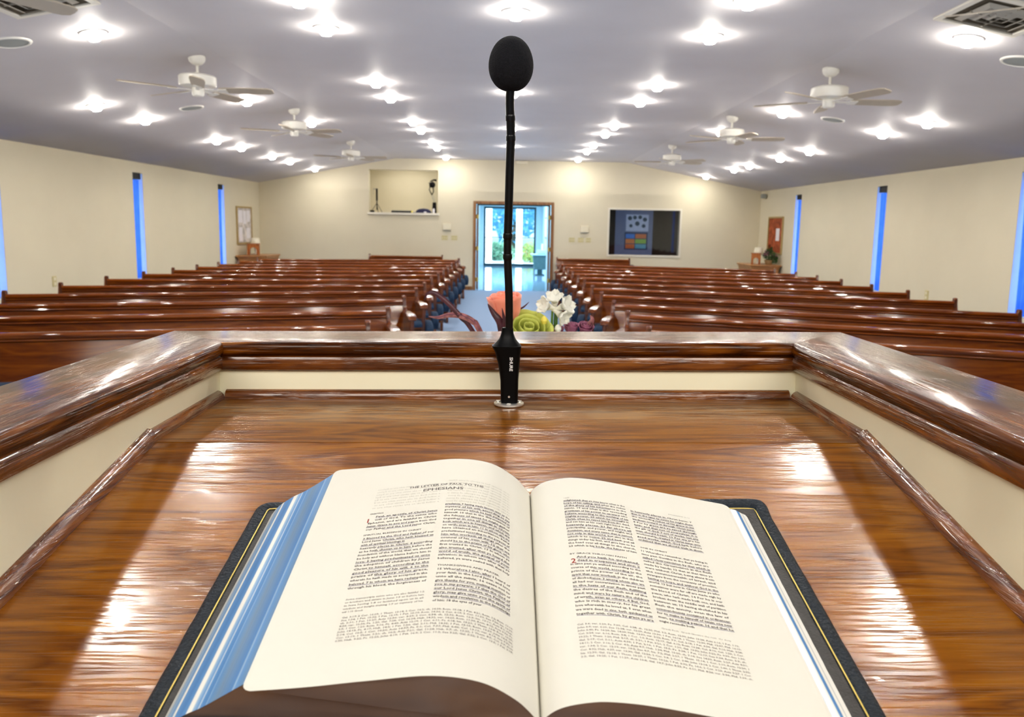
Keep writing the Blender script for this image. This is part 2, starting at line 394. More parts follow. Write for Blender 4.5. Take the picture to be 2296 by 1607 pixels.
sp = thing('ceiling_speaker', '', 'speaker', (0, 0, 0), 0, 'round ceiling speakers')
b = MB(); b.lathe([(.118, -.006), (.124, -.012), (.138, -.008), (.142, 0)], 32, cap=False); b.build('rim', 'white', sp)
b = MB(); b.lathe([(.1185, -.005), (.09, -.010), (.0005, -.012)], 32, cap=False); b.build('grille', 'grille', sp)
SP = [(-3.85, 6.2, 'left of the nearest left fan, by the picture edge'), (-3.84, 9.58, 'below and beyond the second left fan'), (3.94, 6.17, 'beside the ceiling vent on the right'), (3.91, 9.58, 'below and beyond the large right fan')]
SPL = ['round grey ceiling speaker at the left edge of the photo near the vent', 'small round ceiling speaker just past the large left fan', 'round ceiling speaker at the right edge of the photo below the vent', 'small round ceiling speaker just past the large right fan']
for i, (x, y, _) in enumerate(SP):
    o = sp if i == 0 else dup(sp, (0, 0, 0), 0, '')
    o.location = (x, y, cz(x)); o['label'] = SPL[i]; o.rotation_euler = (0, tilt(x), 0)

def vent(x, y, label):
    v = thing('ceiling_vent', label, 'vent', (x, y, cz(x)), 0, 'square ceiling air vents')
    v.rotation_euler = (0, tilt(x), 0)
    H = .27
    b = MB(); b.box(-H, H, -H, H, -.004, -.001); b.build('vent_backing', 'ventdark', v, smooth=None)
    b = MB()
    for (a, c) in ((H + .03, H - .015),):
        b.box(-a, a, c, a, -.016, 0); b.box(-a, a, -a, -c, -.016, 0); b.box(-a, -c, -c, c, -.016, 0); b.box(c, a, -c, c, -.016, 0)
    b.build('frame', 'whitetrim', v, smooth=None, bevel=.003)
    b = MB()
    for r in (.20, .14, .08):
        for q in range(4):
            mt = Matrix.Rotation(q * PI / 2, 4, 'Z')
            vs = [mt @ Vector(p) for p in ((-r, r, -.012), (r, r, -.012), (r - .035, r - .035, -.030), (-r + .035, r - .035, -.030))]
            b.add(vs, [(0, 1, 2, 3)])
    b.build('louvre_blades', 'ventslat', v, smooth=None, solid=.003)
    b = MB(); b.box(-.205, .205, -.004, .004, -.024, -.01); b.box(-.004, .004, -.205, .205, -.024, -.01); b.build('cross_bar', 'ventslat', v, smooth=None)
vent(-3.20, 5.42, 'square louvred air vent in the ceiling at the top left')
vent(3.28, 5.40, 'square louvred air vent in the ceiling at the top right')

def make_fan():
    f = thing('ceiling_fan', '', 'ceiling fan', (0, 0, 0), 0, 'white five-blade ceiling fans')
    # origin at ceiling
    b = MB(); b.lathe([(.075, .0), (.078, -.02), (.070, -.05), (.045, -.075), (.02, -.085)], 24); b.build('ceiling_canopy', 'white', f)
    b = MB(); b.lathe([(.014, -.07), (.014, -.17)], 12); b.build('downrod', 'white', f)
    b = MB(); b.lathe([(.02, -.155), (.10, -.165), (.155, -.178), (.168, -.19), (.168, -.262), (.160, -.275), (.10, -.285), (.02, -.287)], 32); b.build('motor_housing', 'white', f)
    b = MB(); b.lathe([(.05, -.285), (.055, -.30), (.055, -.35), (.045, -.365), (.0, -.37)], 20); b.build('switch_housing', 'white', f)
    for k in range(5):
        mt = Matrix.Rotation(k * 2 * PI / 5, 4, 'Z') @ Matrix.Translation((0, 0, -.305)) @ Matrix.Rotation(math.radians(-13), 4, 'X')
        outline = [(.20, -.045), (.26, -.06), (.55, -.068), (.66, -.062), (.695, -.04), (.70, 0), (.695, .04), (.66, .062), (.55, .068), (.26, .06), (.20, .045)]
        b = MB(); n = len(outline)
        vs = [mt @ Vector((x, y, z)) for z in (-.004, .004) for x, y in outline]
        b.add(vs, [list(range(n))[::-1], list(range(n, 2 * n))] + [(i, (i + 1) % n, n + (i + 1) % n, n + i) for i in range(n)])
        bl = b.build('blade', 'blade', f, smooth=30)
        b = MB(); b.box(.06, .25, -.018, .018, -.010, -.004, mt); b.box(.19, .27, -.04, .04, -.012, -.004, mt)
        b.build('blade_bracket', 'white', bl, smooth=None, bevel=.003)
    return f
fan = make_fan()
FANS = [(-2.94, 7.5, 3, 'large white ceiling fan on the left, nearest fully visible one'), (-2.94, 10.8, 57, 'white ceiling fan second in the left row, overlapping a bright light'),
        (-2.98, 14.8, 63, 'small distant ceiling fan above the left end of the back wall'), (3.01, 7.5, 3, 'large white ceiling fan on the right, nearest fully visible one'),
        (3.02, 10.75, 63, 'white ceiling fan second in the right row'), (3.02, 14.6, 27, 'small distant ceiling fan above the right end of the back wall'),
        (-2.94, 4.2, 61, 'ceiling fan at the top left corner with only blade tips showing'), (3.02, 4.15, 2, 'ceiling fan at the top right corner with only a blade tip showing')]
for i, (x, y, a, lab) in enumerate(FANS):
    z = cz(x) + .012
    if i == 0: fan.location = (x, y, z); fan.rotation_euler = (0, 0, math.radians(a)); fan['label'] = lab
    else: dup(fan, (x, y, z), math.radians(a), lab)

b = MB(); b.box(-.14, .14, -.10, 0, -.09, -.01); e = b.build('emergency_light', 'ivorybox', loc=(.30, YB, ZC), smooth=None, bevel=.01)
tag(e, 'small pale box fixed high on the back wall under the ceiling above the doorway', 'wall box')

# ------------------------------------------------------------------ pews
def pew_end_outline():
    pts = [(.035, 0), (.045, .30), (.055, .55), (.065, .83), (.055, .858), (.02, .862), (0, .845)]
    pts += [tuple(p) for p in spline([(-.005, .80), (-.03, .735), (-.10, .700), (-.20, .695)], 4)]
    pts += [(-.42, .695), (-.47, .685), (-.50, .655), (-.495, .60)]
    pts += [tuple(p) for p in spline([(-.47, .52), (-.44, .42), (-.445, .25), (-.47, .10), (-.47, 0)], 4)]
    return pts
def make_pew(L, label, group, prot, extra=True):
    """local: x along the pew (0 = aisle end), +y backwards; prot = protrusion direction of x towards the aisle"""
    p = thing('church_pew', label, 'pew', (0, 0, 0), 0, group)
    t = .04
    back = [(.0, .805), (-.014, .76), (-.035, .66), (-.065, .55), (-.095, .455), (-.075, .44), (-.045, .54), (-.015, .65), (.008, .75), (.022, .805)]
    b = MB(); b.prism(back, t, L - t, 'x'); b.build('backrest', 'pew', p, smooth=50)
    cap = [(-.022, .785), (-.026, .80), (-.020, .815), (-.006, .824), (.014, .824), (.026, .815), (.03, .80), (.026, .785)]
    b = MB(); b.prism(cap, t, L - t, 'x'); b.prism([(-.026, .762), (-.030, .768), (-.026, .775), (.0, .775), (.0, .762)], t, L - t, 'x'); b.build('top_rail', 'pew_cap', p, smooth=50)
    b = MB(); b.prism([(-.07, .43), (-.07, .455), (-.46, .465), (-.475, .45), (-.47, .425), (-.1, .41)], t, L - t, 'x'); b.build('seat', 'pew', p, smooth=50)
    b = MB()
    x0, x1 = t, L - t
    b.prism([(-.10, .455), (-.10, .50), (-.2, .515), (-.42, .515), (-.485, .50), (-.50, .475), (-.49, .45), (-.46, .465)], x0, x1, 'x')
    b.build('seat_cushion', 'bluecushion', p, smooth=60)
    b = MB(); b.box(t, L - t, -.36, -.335, .12, .42); b.build('seat_support', 'pew', p, smooth=None)
    for x in (0, L - t):
        b = MB(); b.prism(pew_end_outline(), x, x + t, 'x'); en = b.build('end_panel', 'pew_end', p, smooth=30, bevel=.005)
        b = MB(); b.prism([(-.12, .690), (-.10, .712), (-.40, .716), (-.49, .700), (-.515, .665), (-.505, .655), (-.47, .685)], x - .022, x + t + .022, 'x'); b.build('arm_cap', 'pew_end', en, smooth=50, bevel=.005)
    if prot:
        b = MB(); xa = -.10 if prot < 0 else L
        b.prism([tuple(q) for q in spline([(-.18, .30), (-.16, .44), (-.24, .50), (-.36, .505), (-.45, .46), (-.47, .38), (-.42, .29)], 4)], xa + .001, xa + .099, 'x')
        b.build('aisle_pad', 'bluecushion', p, smooth=60, bevel=.02)
    return p
YAL = [5.95, 6.97, 8.05, 9.12, 10.02, 10.95, 12.0, 13.0, 13.95, 14.95, 16.0, 17.15]
YOL = [4.72, 5.76, 6.82, 7.87, 8.98, 10.10, 11.13, 12.10, 13.02, 13.92, 14.95, 16.0]
YAR = [5.90, 6.97, 7.92, 8.96, 9.95, 10.97, 12.0, 13.0, 14.0, 15.0, 16.1]
YOR = [4.60, 5.66, 6.65, 7.65, 8.92, 10.04, 11.05, 12.10, 13.0, 13.9, 15.1]
PO = ['first', 'second', 'third', 'fourth', 'fifth', 'sixth', 'seventh', 'eighth', 'ninth', 'tenth', 'eleventh', 'twelfth']
LEN = 4.30
pl = None
for i, (ya, yo) in enumerate(zip(YAL, YOL)):
    # aisle end at x=-1.08; pew runs to the left wall; local x from outer end to aisle end
    a = math.atan2(ya - yo, 4.12); lab = 'long glossy brown pew, %s row from the pulpit, left side of the aisle' % PO[i]
    loc = (-1.06 - LEN * math.cos(a), ya - LEN * math.sin(a), 0)
    if pl is None: pl = make_pew(LEN, lab, 'pews left of the aisle', 1); pl.location = loc; pl.rotation_euler = (0, 0, a)
    else: dup(pl, loc, a, lab)
prr = None
for i, (ya, yo) in enumerate(zip(YAR, YOR)):
    a = -math.atan2(ya - yo, 4.12); lab = 'long glossy brown pew, %s row from the pulpit, right side of the aisle' % PO[i]
    loc = (1.08, ya, 0)
    if prr is None: prr = make_pew(LEN, lab, 'pews right of the aisle', -1); prr.location = loc; prr.rotation_euler = (0, 0, a)
    else: dup(prr, loc, a, lab)
sb = make_pew(1.80, 'short pew against the back wall below the booth opening', 'short pews against the back wall', 0)
sb.location = (-3.37, 18.72, 0)
dup(sb, (1.17, 18.72, 0), 0, 'short pew against the back wall between doorway and dark interior window')

# ------------------------------------------------------------------ pulpit
TH = -.0145
BX, BZ = .0184, .35
pul = thing('pulpit', 'glossy dark oak pulpit with raised rail, cream panels and sloping book rest', 'pulpit', (BX, 0, BZ), 0)
pul.rotation_euler = (0, TH, 0)
def Z(z): return z - BZ
A, B = .341, .911            # inner nose: half width and back
YN = .20
def sweep(name, prof, mats, closed=True, parent=pul, y_near=YN, ext=0):
    """profile (o,z): o = outward offset from the inner line; three mitred lengths, each its own part"""
    out = []
    n = len(prof)
    segs = [(lambda o, z: ((-A - o, y_near, Z(z)), (-A - o, B + o, Z(z))), mats[1]),
            (lambda o, z: ((-A - o, B + o, Z(z)), (A + o, B + o, Z(z))), mats[0]),
            (lambda o, z: ((A + o, B + o, Z(z)), (A + o, y_near, Z(z))), mats[1])]
    for fn, mt in segs:
        b = MB(); vs = []
        for o, z in prof:
            p, q = fn(o, z); vs += [p, q]
        fs = [(2 * i, 2 * ((i + 1) % n), 2 * ((i + 1) % n) + 1, 2 * i + 1) for i in range(n)]
        fs += [[2 * i for i in range(n)], [2 * i + 1 for i in range(n)][::-1]]
        b.add(vs, fs); out.append(b.build(name, mt, parent, smooth=40))
    return out
T0 = 1.4795
railp = [(.105, T0 - .002), (.101, T0), (.006, T0), (.0035, T0 - .0006), (.0015, T0 - .0025), (.0, T0 - .006), (0, T0 - .0115), (.0012, T0 - .0145), (.004, T0 - .0165), (.0045, T0 - .0185), (.105, T0 - .0185)]
sweep('rail', railp, ('rail_x', 'rail_y'))
apr = [(.0045, 1.461), (.0030, 1.458), (.0030, 1.449), (.0045, 1.4455), (.009, 1.4435), (.095, 1.4435), (.095, 1.461)]
sweep('rail_moulding', apr, ('mould_x', 'mould_y'))
# inner lining, cream
lin = [(.010, 1.29), (.010, 1.4435), (.020, 1.4435), (.020, 1.29)]
sweep('inner_panel', lin, ('cream', 'cream'))
outp = [(.075, .36), (.075, 1.4435), (.090, 1.4435), (.090, .36)]
sweep('outer_panel', outp, ('cream', 'cream'))
plin = [(.088, .352), (.088, .45), (.105, .45), (.105, .352)]
sweep('plinth', plin, ('rail_x', 'rail_y'))
# desk
YS = .727
b = MB(); b.prism([(YS, Z(1.41)), (B + .010, Z(1.41)), (B + .010, Z(1.392)), (YS, Z(1.392))], -A - .010, A + .010, 'x'); b.build('shelf_board', 'desk', pul, smooth=None)
def sz(y): return 1.41 - .2 * (YS - y)
b = MB(); b.prism([(YN + .02, Z(sz(YN + .02))), (YS - .0008, Z(1.41 - .0004)), (YS - .0008, Z(1.392)), (YN + .02, Z(sz(YN + .02) - .018))], -A - .010, A + .010, 'x')
b.build('book_rest', 'desk', pul, smooth=None)
# quarter round around the desk
def qr(r=.0105, n=6): return [(0, 0)] + [(r * .78 * math.cos(t) , r * math.sin(t)) for t in [PI / 2 * i / n for i in range(n + 1)]]
Q = qr()
b = MB(); b.prism([(B + .010 - u, Z(1.41) + v) for u, v in Q], -A - .002, A + .002, 'x'); b.build('bead', 'mould_x', pul, smooth=50)
for s in (-1, 1):
    b = MB(); vs = []
    for y in (YS - .004, B + .002):
        vs += [(s * (A + .010 - u), y, Z(1.41) + v) for u, v in Q]
    n = len(Q); fs = [(i, (i + 1) % n, n + (i + 1) % n, n + i) for i in range(n)] + [list(range(n)), list(range(n, 2 * n))[::-1]]
    b.add(vs, fs); b.build('bead', 'mould_y', pul, smooth=50)
    b = MB(); vs = []
    for y in (YN + .02, YS + .003):
        vs += [(s * (A + .010 - u * 1.15), y, Z(sz(y)) + v * 1.15) for u, v in Q]
    b.add(vs, fs); b.build('bead', 'mould_y', pul, smooth=50)

# the raised platform under the pulpit
b = MB(); b.box(-2.2, 2.2, YF + .02, 1.12, 0, .349); struct('floor_platform', b, 'carpet', smooth=None)

# ------------------------------------------------------------------ microphone
mic = thing('gooseneck_microphone', 'black gooseneck microphone with foam ball rising from the pulpit shelf', 'microphone', (.004, .885, 1.4101))
b = MB(); b.lathe([(.0170, 0), (.0178, .001), (.0176, .0026), (.0160, .0034), (.0105, .0034)], 36, cap=True); pb = b.build('socket_plate', 'chrome', mic)
for dx, dy in ((-.0125, .003), (.0125, .003), (0, -.0135)):
    b = MB(); b.lathe([(.0030, .003), (.0028, .0042), (.0, .0045)], 12, c=(dx, dy, 0)); b.box(dx - .0022, dx + .0022, dy - .0004, dy + .0004, .0043, .0047); b.build('screw', 'chrome', pb)
# body: rounded-rectangular sections; flares more to the left
secs = [(.003, -.0095, .0105, .0095), (.03, -.0105, .0107, .0100), (.050, -.0135, .0118, .0108), (.064, -.0175, .0128, .012), (.069, -.0205, .0132, .013), (.0705, -.0208, .0133, .013)]
b = MB(); rows = []
for z, xl, xr, hy in secs:
    cx, hx = (xl + xr) / 2 , (xr - xl) / 2; row = []
    for k in range(33):
        a = 2 * PI * k / 32; c, s_ = math.cos(a), math.sin(a); e = .62
        row.append((cx + hx * math.copysign(abs(c) ** e, c), hy * math.copysign(abs(s_) ** e, s_), z))
    rows.append(row)
b.strip(rows); m_ = len(b.v); b.add(rows[-1][:-1], [list(range(32))]); b.build('preamp_body', 'black', mic, smooth=50)
b = MB(); b.lathe([(.0165, 0), (.0145, .0025), (.0095, .008), (.0072, .014), (.0066, .0205), (.006, .021)], 28, c=(-.003, 0, .0705), sx=1.0, sy=.75); b.build('neck_collar', 'black', mic)
b = MB(); b.lathe([(0, 0), (.0013, .0002), (.0013, .001)], 12, c=(0, 0, 0))
for i, v in enumerate(b.v): b.v[i] = (v[0] - .0, -.0096 - v[2] * .6, .0115 + v[1])
b.build('indicator_dot', 'chrome', mic)
neck = spline([(-.001, 0, .088), (-.002, -.006, .130), (-.0045, -.015, .18), (-.004, -.025, .225), (-.0035, -.038, .27), (-.003, -.046, .305), (-.0045, -.053, .335), (-.004, -.058, .352)], 8)
def nrad(z):
    r = .0044 + .0002 * (z > .2)
    return r
b = MB(); b.tube(neck, [nrad(p.z) for p in neck], 16); b.build('gooseneck', 'blackmetal', mic)
for z in (.172, .20, .300, .322):
    i = min(range(len(neck)), key=lambda q: abs(neck[q].z - z)); p, q = neck[i], neck[min(i + 1, len(neck) - 1)]
    d = (q - p).normalized() * .0035
    b = MB(); b.tube([p - d, p - d * .6, p + d * .6, p + d], [.0046, .0052, .0052, .0046], 16); b.build('neck_ferrule', 'blackmetal', mic)
tp = neck[-1]
b = MB(); rows = []
for j in range(25):
    t = PI * j / 24; row = []
    for k in range(33):
        a = 2 * PI * k / 32; r = .0232 * math.sin(t) ** .92 * (1 + .06 * math.cos(t)); row.append((tp.x + .0 + r * math.cos(a), tp.y + r * math.sin(a), tp.z + .022 + .0275 * -math.cos(t) * 1.0))
    rows.append(row)
b.strip(rows); b.build('foam_windscreen', 'foam', mic, smooth=80)

def text_geo(body, size, res=2, bold=0, align='LEFT', spacing=1, wspace=1):
    cu = bpy.data.curves.new('t', 'FONT'); cu.body = body; cu.size = size; cu.resolution_u = res; cu.offset = bold
    cu.align_x = align; cu.space_character = spacing; cu.space_word = wspace
    ob = bpy.data.objects.new('t', cu); me = bpy.data.meshes.new_from_object(ob)
    vs = [tuple(v.co) for v in me.vertices]; fs = [tuple(p.vertices) for p in me.polygons]
    bpy.data.objects.remove(ob); bpy.data.curves.remove(cu); bpy.data.meshes.remove(me)
    return vs, fs
vs, fs = text_geo('SHURE', .0052, 3, bold=.00012)
w = max(v[0] for v in vs); kx = .0165 / w
b = MB(); b.add([(.0016 + v[1], -.0118 - (.0565 - (.0565 - v[0] * kx)) * 0 - .0000, .0585 - v[0] * kx) for v in vs], fs)
# lay the lettering on the body's near face
def body_hy(z):
    for (z0, _, _, h0), (z1, _, _, h1) in zip(secs, secs[1:]):
        if z0 <= z <= z1: return h0 + (h1 - h0) * (z - z0) / (z1 - z0)
    return .013
b.v = [(x - .0015, -body_hy(z) - .0002, z) for x, y, z in b.v]
b.build('lettering', 'printwhite', mic, smooth=None)

# ------------------------------------------------------------------ open book
ex = Vector((1, 0, .0145)).normalized(); es = Vector((0, -1, -.2)).normalized(); en = ex.cross(-es).normalized()
O = Vector((.0067, .614, 0)); O.z = 1.41 - .2 * (.727 - O.y) + .0145 * O.x + .0006
book = thing('open_book', 'thick open two-column Bible in navy leather lying on the pulpit book rest', 'book')
book.matrix_world = Matrix(((ex.x, -es.x, en.x, O.x), (ex.y, -es.y, en.y, O.y), (ex.z, -es.z, en.z, O.z), (0, 0, 0, 1)))
# local: x across, y = -s (s down the page), z = height
HS, HT = .014, .243          # page head and tail along s
CT, CB = .0, .257
# cover
def cover_z(x, s):
    dxe = .2095 - abs(x); dse = min(s - CT, CB - s); d = min(dxe, dse)
    z = .0028
    if d < .0105: z = .0046 - .0022 * max(0, 1 - d / .0035) ** 2
    if x > .12 and s < .02: z += .0045 * min(1, (x - .12) / .04) * (1 - s / .02)
    z += .0006 * noise.noise(Vector((x * 60, s * 60, 0)))
    return z
b = MB(); xs = [-.2095 + .419 * i / 160 for i in range(161)]; ss = [CT + (CB - CT) * j / 100 for j in range(101)]
for i in range(161): pass
def edge_list(a, c, n, fine=.012):
    out = [a + fine * k / 8 for k in range(8)] + [a + fine + (c - a - 2 * fine) * k / n for k in range(n + 1)] + [c - fine + fine * (k + 1) / 8 for k in range(8)]
    return out
xs = edge_list(-.2095, .2095, 90); ss = edge_list(CT, CB, 50)
def rc(x, s):
    """round the cover corners"""
    r = .010; ax = .2095 - r; s0, s1 = CT + r, CB - r
    if abs(x) > ax and (s < s0 or s > s1):
        cx = math.copysign(ax, x); cs = s0 if s < s0 else s1; dx, ds = x - cx, s - cs; m = max(abs(dx), abs(ds)); h = math.hypot(dx, ds)
        if h > 0: return cx + dx * m / h, cs + ds * m / h
    return x, s
top = [[(rc(x, s)[0], -rc(x, s)[1], cover_z(x, s)) for x in xs] for s in ss]
bot = [[(rc(x, s)[0], -rc(x, s)[1], .0002) for x in xs] for s in ss]
b.strip(top); b.strip([r[::-1] for r in bot])
for (ra, rb) in ((top[0], bot[0]), (bot[-1], top[-1])): b.strip([ra, rb])
b.strip([[r[0] for r in bot], [r[0] for r in top]]); b.strip([[r[-1] for r in top], [r[-1] for r in bot]])
cov = b.build('cover', 'leather', book, smooth=60)
for s in (-1, 1):
    # inner liner and gold line
    b = MB(); x0, x1 = sorted((s * .03, s * .1975)); rows = [[(x0 + (x1 - x0) * i / 20, -(CT + .0125 + (CB - CT - .025) * j / 20), cover_z(x0 + (x1 - x0) * i / 20, CT + .0125 + (CB - CT - .025) * j / 20) + .0008 + (.0026 if 0 else 0)) for i in range(21)] for j in range(21)]
    b.strip(rows); b.build('cover_liner', 'liner', cov, smooth=60)
    b = MB(); xo = s * .1986
    pts = [(s * .03, CT + .0115), (s * .193, CT + .0115), (xo - s * .0012, CT + .0121), (xo, CT + .0145), (xo, CB - .0145), (xo - s * .0012, CB - .0121), (s * .193, CB - .0115), (s * .03, CB - .0115)]
    pts3 = []
    for (p, q) in zip(pts, pts[1:]):
        nseg = max(1, int(math.hypot(p[0] - q[0], p[1] - q[1]) / .008))
        for t in range(nseg):
            x, s2 = p[0] + (q[0] - p[0]) * t / nseg, p[1] + (q[1] - p[1]) * t / nseg; pts3.append((x, -s2, max(cover_z(x, s2), .0040) + .0003))
    x, s2 = pts[-1]; pts3.append((x, -s2, .0045))
    b.tube(pts3, .00055, 8); b.build('gold_line', 'gold', cov, smooth=60)

LPt = [(.0147, .008), (.0145, .0185), (.0112, .0245), (.0008, .0365), (-.0173, .0478), (-.0425, .0517), (-.0751, .0484), (-.1078, .0442), (-.1410, .0412)]
RPt = [(.0149, .008), (.0150, .0195), (.0186, .0258), (.0263, .0310), (.039, .0341), (.0517, .0346), (.0737, .0317), (.1107, .0235), (.148, .0155), (.1755, .0098)]
LFt = [(-.1410, .0412), (-.1634, .0265), (-.1749, .0203), (-.1867, .0120), (-.1935, .0040)]
RFt = [(.1755, .0098), (.1800, .0088), (.1850, .0060), (.1895, .0038)]
def arcs(P):
    a = [0]
    for p, q in zip(P, P[1:]): a.append(a[-1] + (q - p).length)
    return a
LS, RS = spline(LPt, 12), spline(RPt, 12)
LA, RA = arcs(LS), arcs(RS)
iL = 12; iR = 12            # index of the gutter lip (a = 0)
LA0, RA0 = LA[iL], RA[iR]
def on_page(S, AA, a0, a, s, lift=.00012):
    a = a + a0
    lo, hi = 0, len(AA) - 1
    a = max(0, min(AA[-1] - 1e-6, a))
    while hi - lo > 1:
        m = (lo + hi) // 2
        if AA[m] <= a: lo = m
        else: hi = m
    t = (a - AA[lo]) / (AA[hi] - AA[lo]); p = S[lo].lerp(S[hi], t); d = (S[hi] - S[lo]).normalized(); n = Vector((-d.y, d.x))
    if n.y < 0: n = -n
    p = p + n * lift
    return (p.x, -(HS + s), p.y)
RC = .006
def inset(x, xe):
    c = abs(x - xe); return 0 if c >= RC else RC - math.sqrt(max(0, RC * RC - (RC - c) ** 2))
for (S, F, nm) in ((LS, LFt, 'left'), (RS, RFt, 'right')):
    xe = S[-1].x
    # densify near the fore edge for the rounded corners
    P = S[:-1] + [S[-2].lerp(S[-1], t) for t in (0, .3, .6, .85, 1)]
    P2 = []
    for p, q in zip(P, P[1:]):
        P2 += [p, p.lerp(q, .5)]
    P2.append(P[-1])
    b = MB(); rows = []
    for p in P2:
        i_ = inset(p.x, xe); rows.append([(p.x, -(HS + i_ + (HT - HS - 2 * i_) * j / 12), p.y) for j in range(13)])
    b.strip(rows); page = b.build('page', 'paper', book, smooth=80)
    # curled underside sheet for thickness
    # page block: fore edge
    Fs = spline(F, 8); b = MB(); rows = []
    for p in Fs: rows.append([(p.x, -(HS + RC * .9 + (HT - HS - 1.8 * RC) * j / 12), p.y - .00015) for j in range(13)])
    b.strip(rows)
    fe = b.build('fore_edge', 'paper', book, smooth=80)
    me = fe.data; uv = me.uv_layers.new(name='UVMap'); FA = arcs(Fs)
    vu = []
    for p in range(len(Fs)):
        for j in range(13): vu.append((j / 12, FA[p] / FA[-1]))
    for lp in me.loops: uv.data[lp.index].uv = vu[lp.vertex_index]
    m, nt, bs = new_mat('gilded_edge_' + nm); N, L = nt.nodes.new, nt.links.new
    u = N('ShaderNodeUVMap'); sx = N('ShaderNodeSeparateXYZ'); L(u.outputs[0], sx.inputs[0])
    wob = N('ShaderNodeTexNoise'); wob.inputs['Scale'].default_value = 2; L(u.outputs[0], wob.inputs['Vector'])
    ad = N('ShaderNodeMath'); ad.operation = 'MULTIPLY_ADD'; ad.inputs[1].default_value = .015; L(wob.outputs['Fac'], ad.inputs[0]); L(sx.outputs['Y'], ad.inputs[2])
    r = N('ShaderNodeValToRGB'); r.color_ramp.interpolation = 'LINEAR'; e = r.color_ramp.elements
    Bl = (.13, .32, .62, 1); Bd = (.09, .26, .56, 1); Wh = (.86, .85, .80, 1); Gr = (.36, .52, .70, 1)
    if nm == 'left':
        st = [(0, (.17, .30, .48, 1)), (.10, Bl), (.125, Gr), (.14, Bd), (.30, (.19, .31, .46, 1)), (.395, Bl), (.405, Gr), (.415, Bd), (.47, Bl), (.482, (.7, .76, .8, 1)), (.495, Bl), (.54, Gr), (.555, Wh), (.60, Wh), (.615, Bl), (.68, Bd), (.75, Bl), (.765, Wh), (.785, Wh), (.80, Bl), (.86, Gr), (.875, Bl), (.91, Wh), (.925, Gr), (.955, Wh), (1, Wh)]
    else:
        st = [(0, Gr), (.07, Wh), (.33, Wh), (.37, Bl), (.52, Bd), (.56, Wh), (.70, Wh), (.73, (.45, .47, .5, 1)), (.78, Wh), (1, Wh)]
    e[0].position = 0; e[0].color = st[0][1]; e[1].position = 1; e[1].color = st[-1][1]
    for p_, c_ in st[1:-1]: x = e.new(p_); x.color = c_
    L(ad.outputs[0], r.inputs['Fac'])
    # fine leaf lines
    wv = N('ShaderNodeTexNoise'); wv.noise_dimensions = '1D'; wv.inputs['Scale'].default_value = 90; L(ad.outputs[0], wv.inputs['W'])
    mx = N('ShaderNodeMixRGB'); mx.blend_type = 'MULTIPLY'; mx.inputs[0].default_value = .35; L(r.outputs[0], mx.inputs[1])
    rr = N('ShaderNodeMapRange'); rr.inputs[1].default_value = .3; rr.inputs[2].default_value = .6; rr.inputs[3].default_value = .7; L(wv.outputs['Fac'], rr.inputs[0]); L(rr.outputs[0], mx.inputs[2])
    L(mx.outputs[0], bs.inputs['Base Color']); setp(bs, rough=.38, metal=.15)
    me.materials.clear(); me.materials.append(m)
    # head and tail of the block
    poly = [(p.x, p.y - .0002) for p in P2] + [(p.x, p.y - .0002) for p in Fs[1:]]
    xb = .0148
    poly += [(poly[-1][0], .0036), (xb, .0036)]
    b = MB(); n = len(poly); vs = []
    s0, s1 = HS + .0006, HT - .0006
    for s_ in (s0, s1):
        for (x, z) in poly:
            i_ = inset(x, xe) if abs(x) <= abs(xe) or (x > 0) != (xe > 0) else RC * .9
            vs.append((x, -(s_ + (i_ if s_ == s0 else -i_)), z))
    gm = plain('gilt_dark_' + nm, (.30, .28, .28), rough=.16, vary=.05, scale=8, metal=.85)
    for part in (vs[:n], vs[n:]):
        b = MB(); b.add(part, [list(range(n))]); b.build('gilded_block_end', gm, book, smooth=None)

# printed text (words of the public-domain wording)
T1 = ("Paul, an apostle of Christ Jesus by the will of God, To the saints who are in Ephesus, and are faithful in Christ Jesus: "
      "Grace to you and peace from God our Father and the Lord Jesus Christ. ")
T2 = ("3 Blessed be the God and Father of our Lord Jesus Christ, who hath blessed us with all spiritual blessings in heavenly places in Christ: 4 according as he hath "
      "chosen us in him before the foundation of the world, that we should be holy and without blame before him in love: 5 having predestinated us unto the adoption of "
      "children by Jesus Christ to himself, according to the good pleasure of his will, 6 to the praise of the glory of his grace, wherein he hath made us accepted in the "
      "beloved. 7 In whom we have redemption through his blood, the forgiveness of sins, according to the riches of his grace; 8 wherein he hath abounded toward us in all wisdom and ")
T3 = ("prudence; 9 having made known unto us the mystery of his will, according to his good pleasure which he hath purposed in himself: 10 that in the dispensation of the "
      "fulness of times he might gather together in one all things in Christ, both which are in heaven, and which are on earth; even in him: 11 in whom also we have obtained "
      "an inheritance, being predestinated according to the purpose of him who worketh all things after the counsel of his own will: 12 that we should be to the praise of his "
      "glory, who first trusted in Christ. 13 In whom ye also trusted, after that ye heard the word of truth, the gospel of your salvation: in whom also after that ye believed, "
      "ye were sealed with that holy Spirit of promise, 14 which is the earnest of our inheritance until the redemption of the purchased possession, unto the praise of his glory. ")
T4 = ("15 Wherefore I also, after I heard of your faith in the Lord Jesus, and love unto all the saints, 16 cease not to give thanks for you, making mention of you in my "
      "prayers; 17 that the God of our Lord Jesus Christ, the Father of glory, may give unto you the spirit of wisdom and revelation in the knowledge of him: 18 the eyes of your understanding being ")
T5 = ("enlightened; that ye may know what is the hope of his calling, and what the riches of the glory of his inheritance in the saints, 19 and what is the exceeding greatness "
      "of his power to us-ward who believe, according to the working of his mighty power, 20 which he wrought in Christ, when he raised him from the dead, and set him at his own "
      "right hand in the heavenly places, 21 far above all principality, and power, and might, and dominion, and every name that is named, not only in this world, but also in that "
      "which is to come: 22 and hath put all things under his feet, and gave him to be the head over all things to the church, 23 which is his body, the fulness of him that filleth all in all. ")
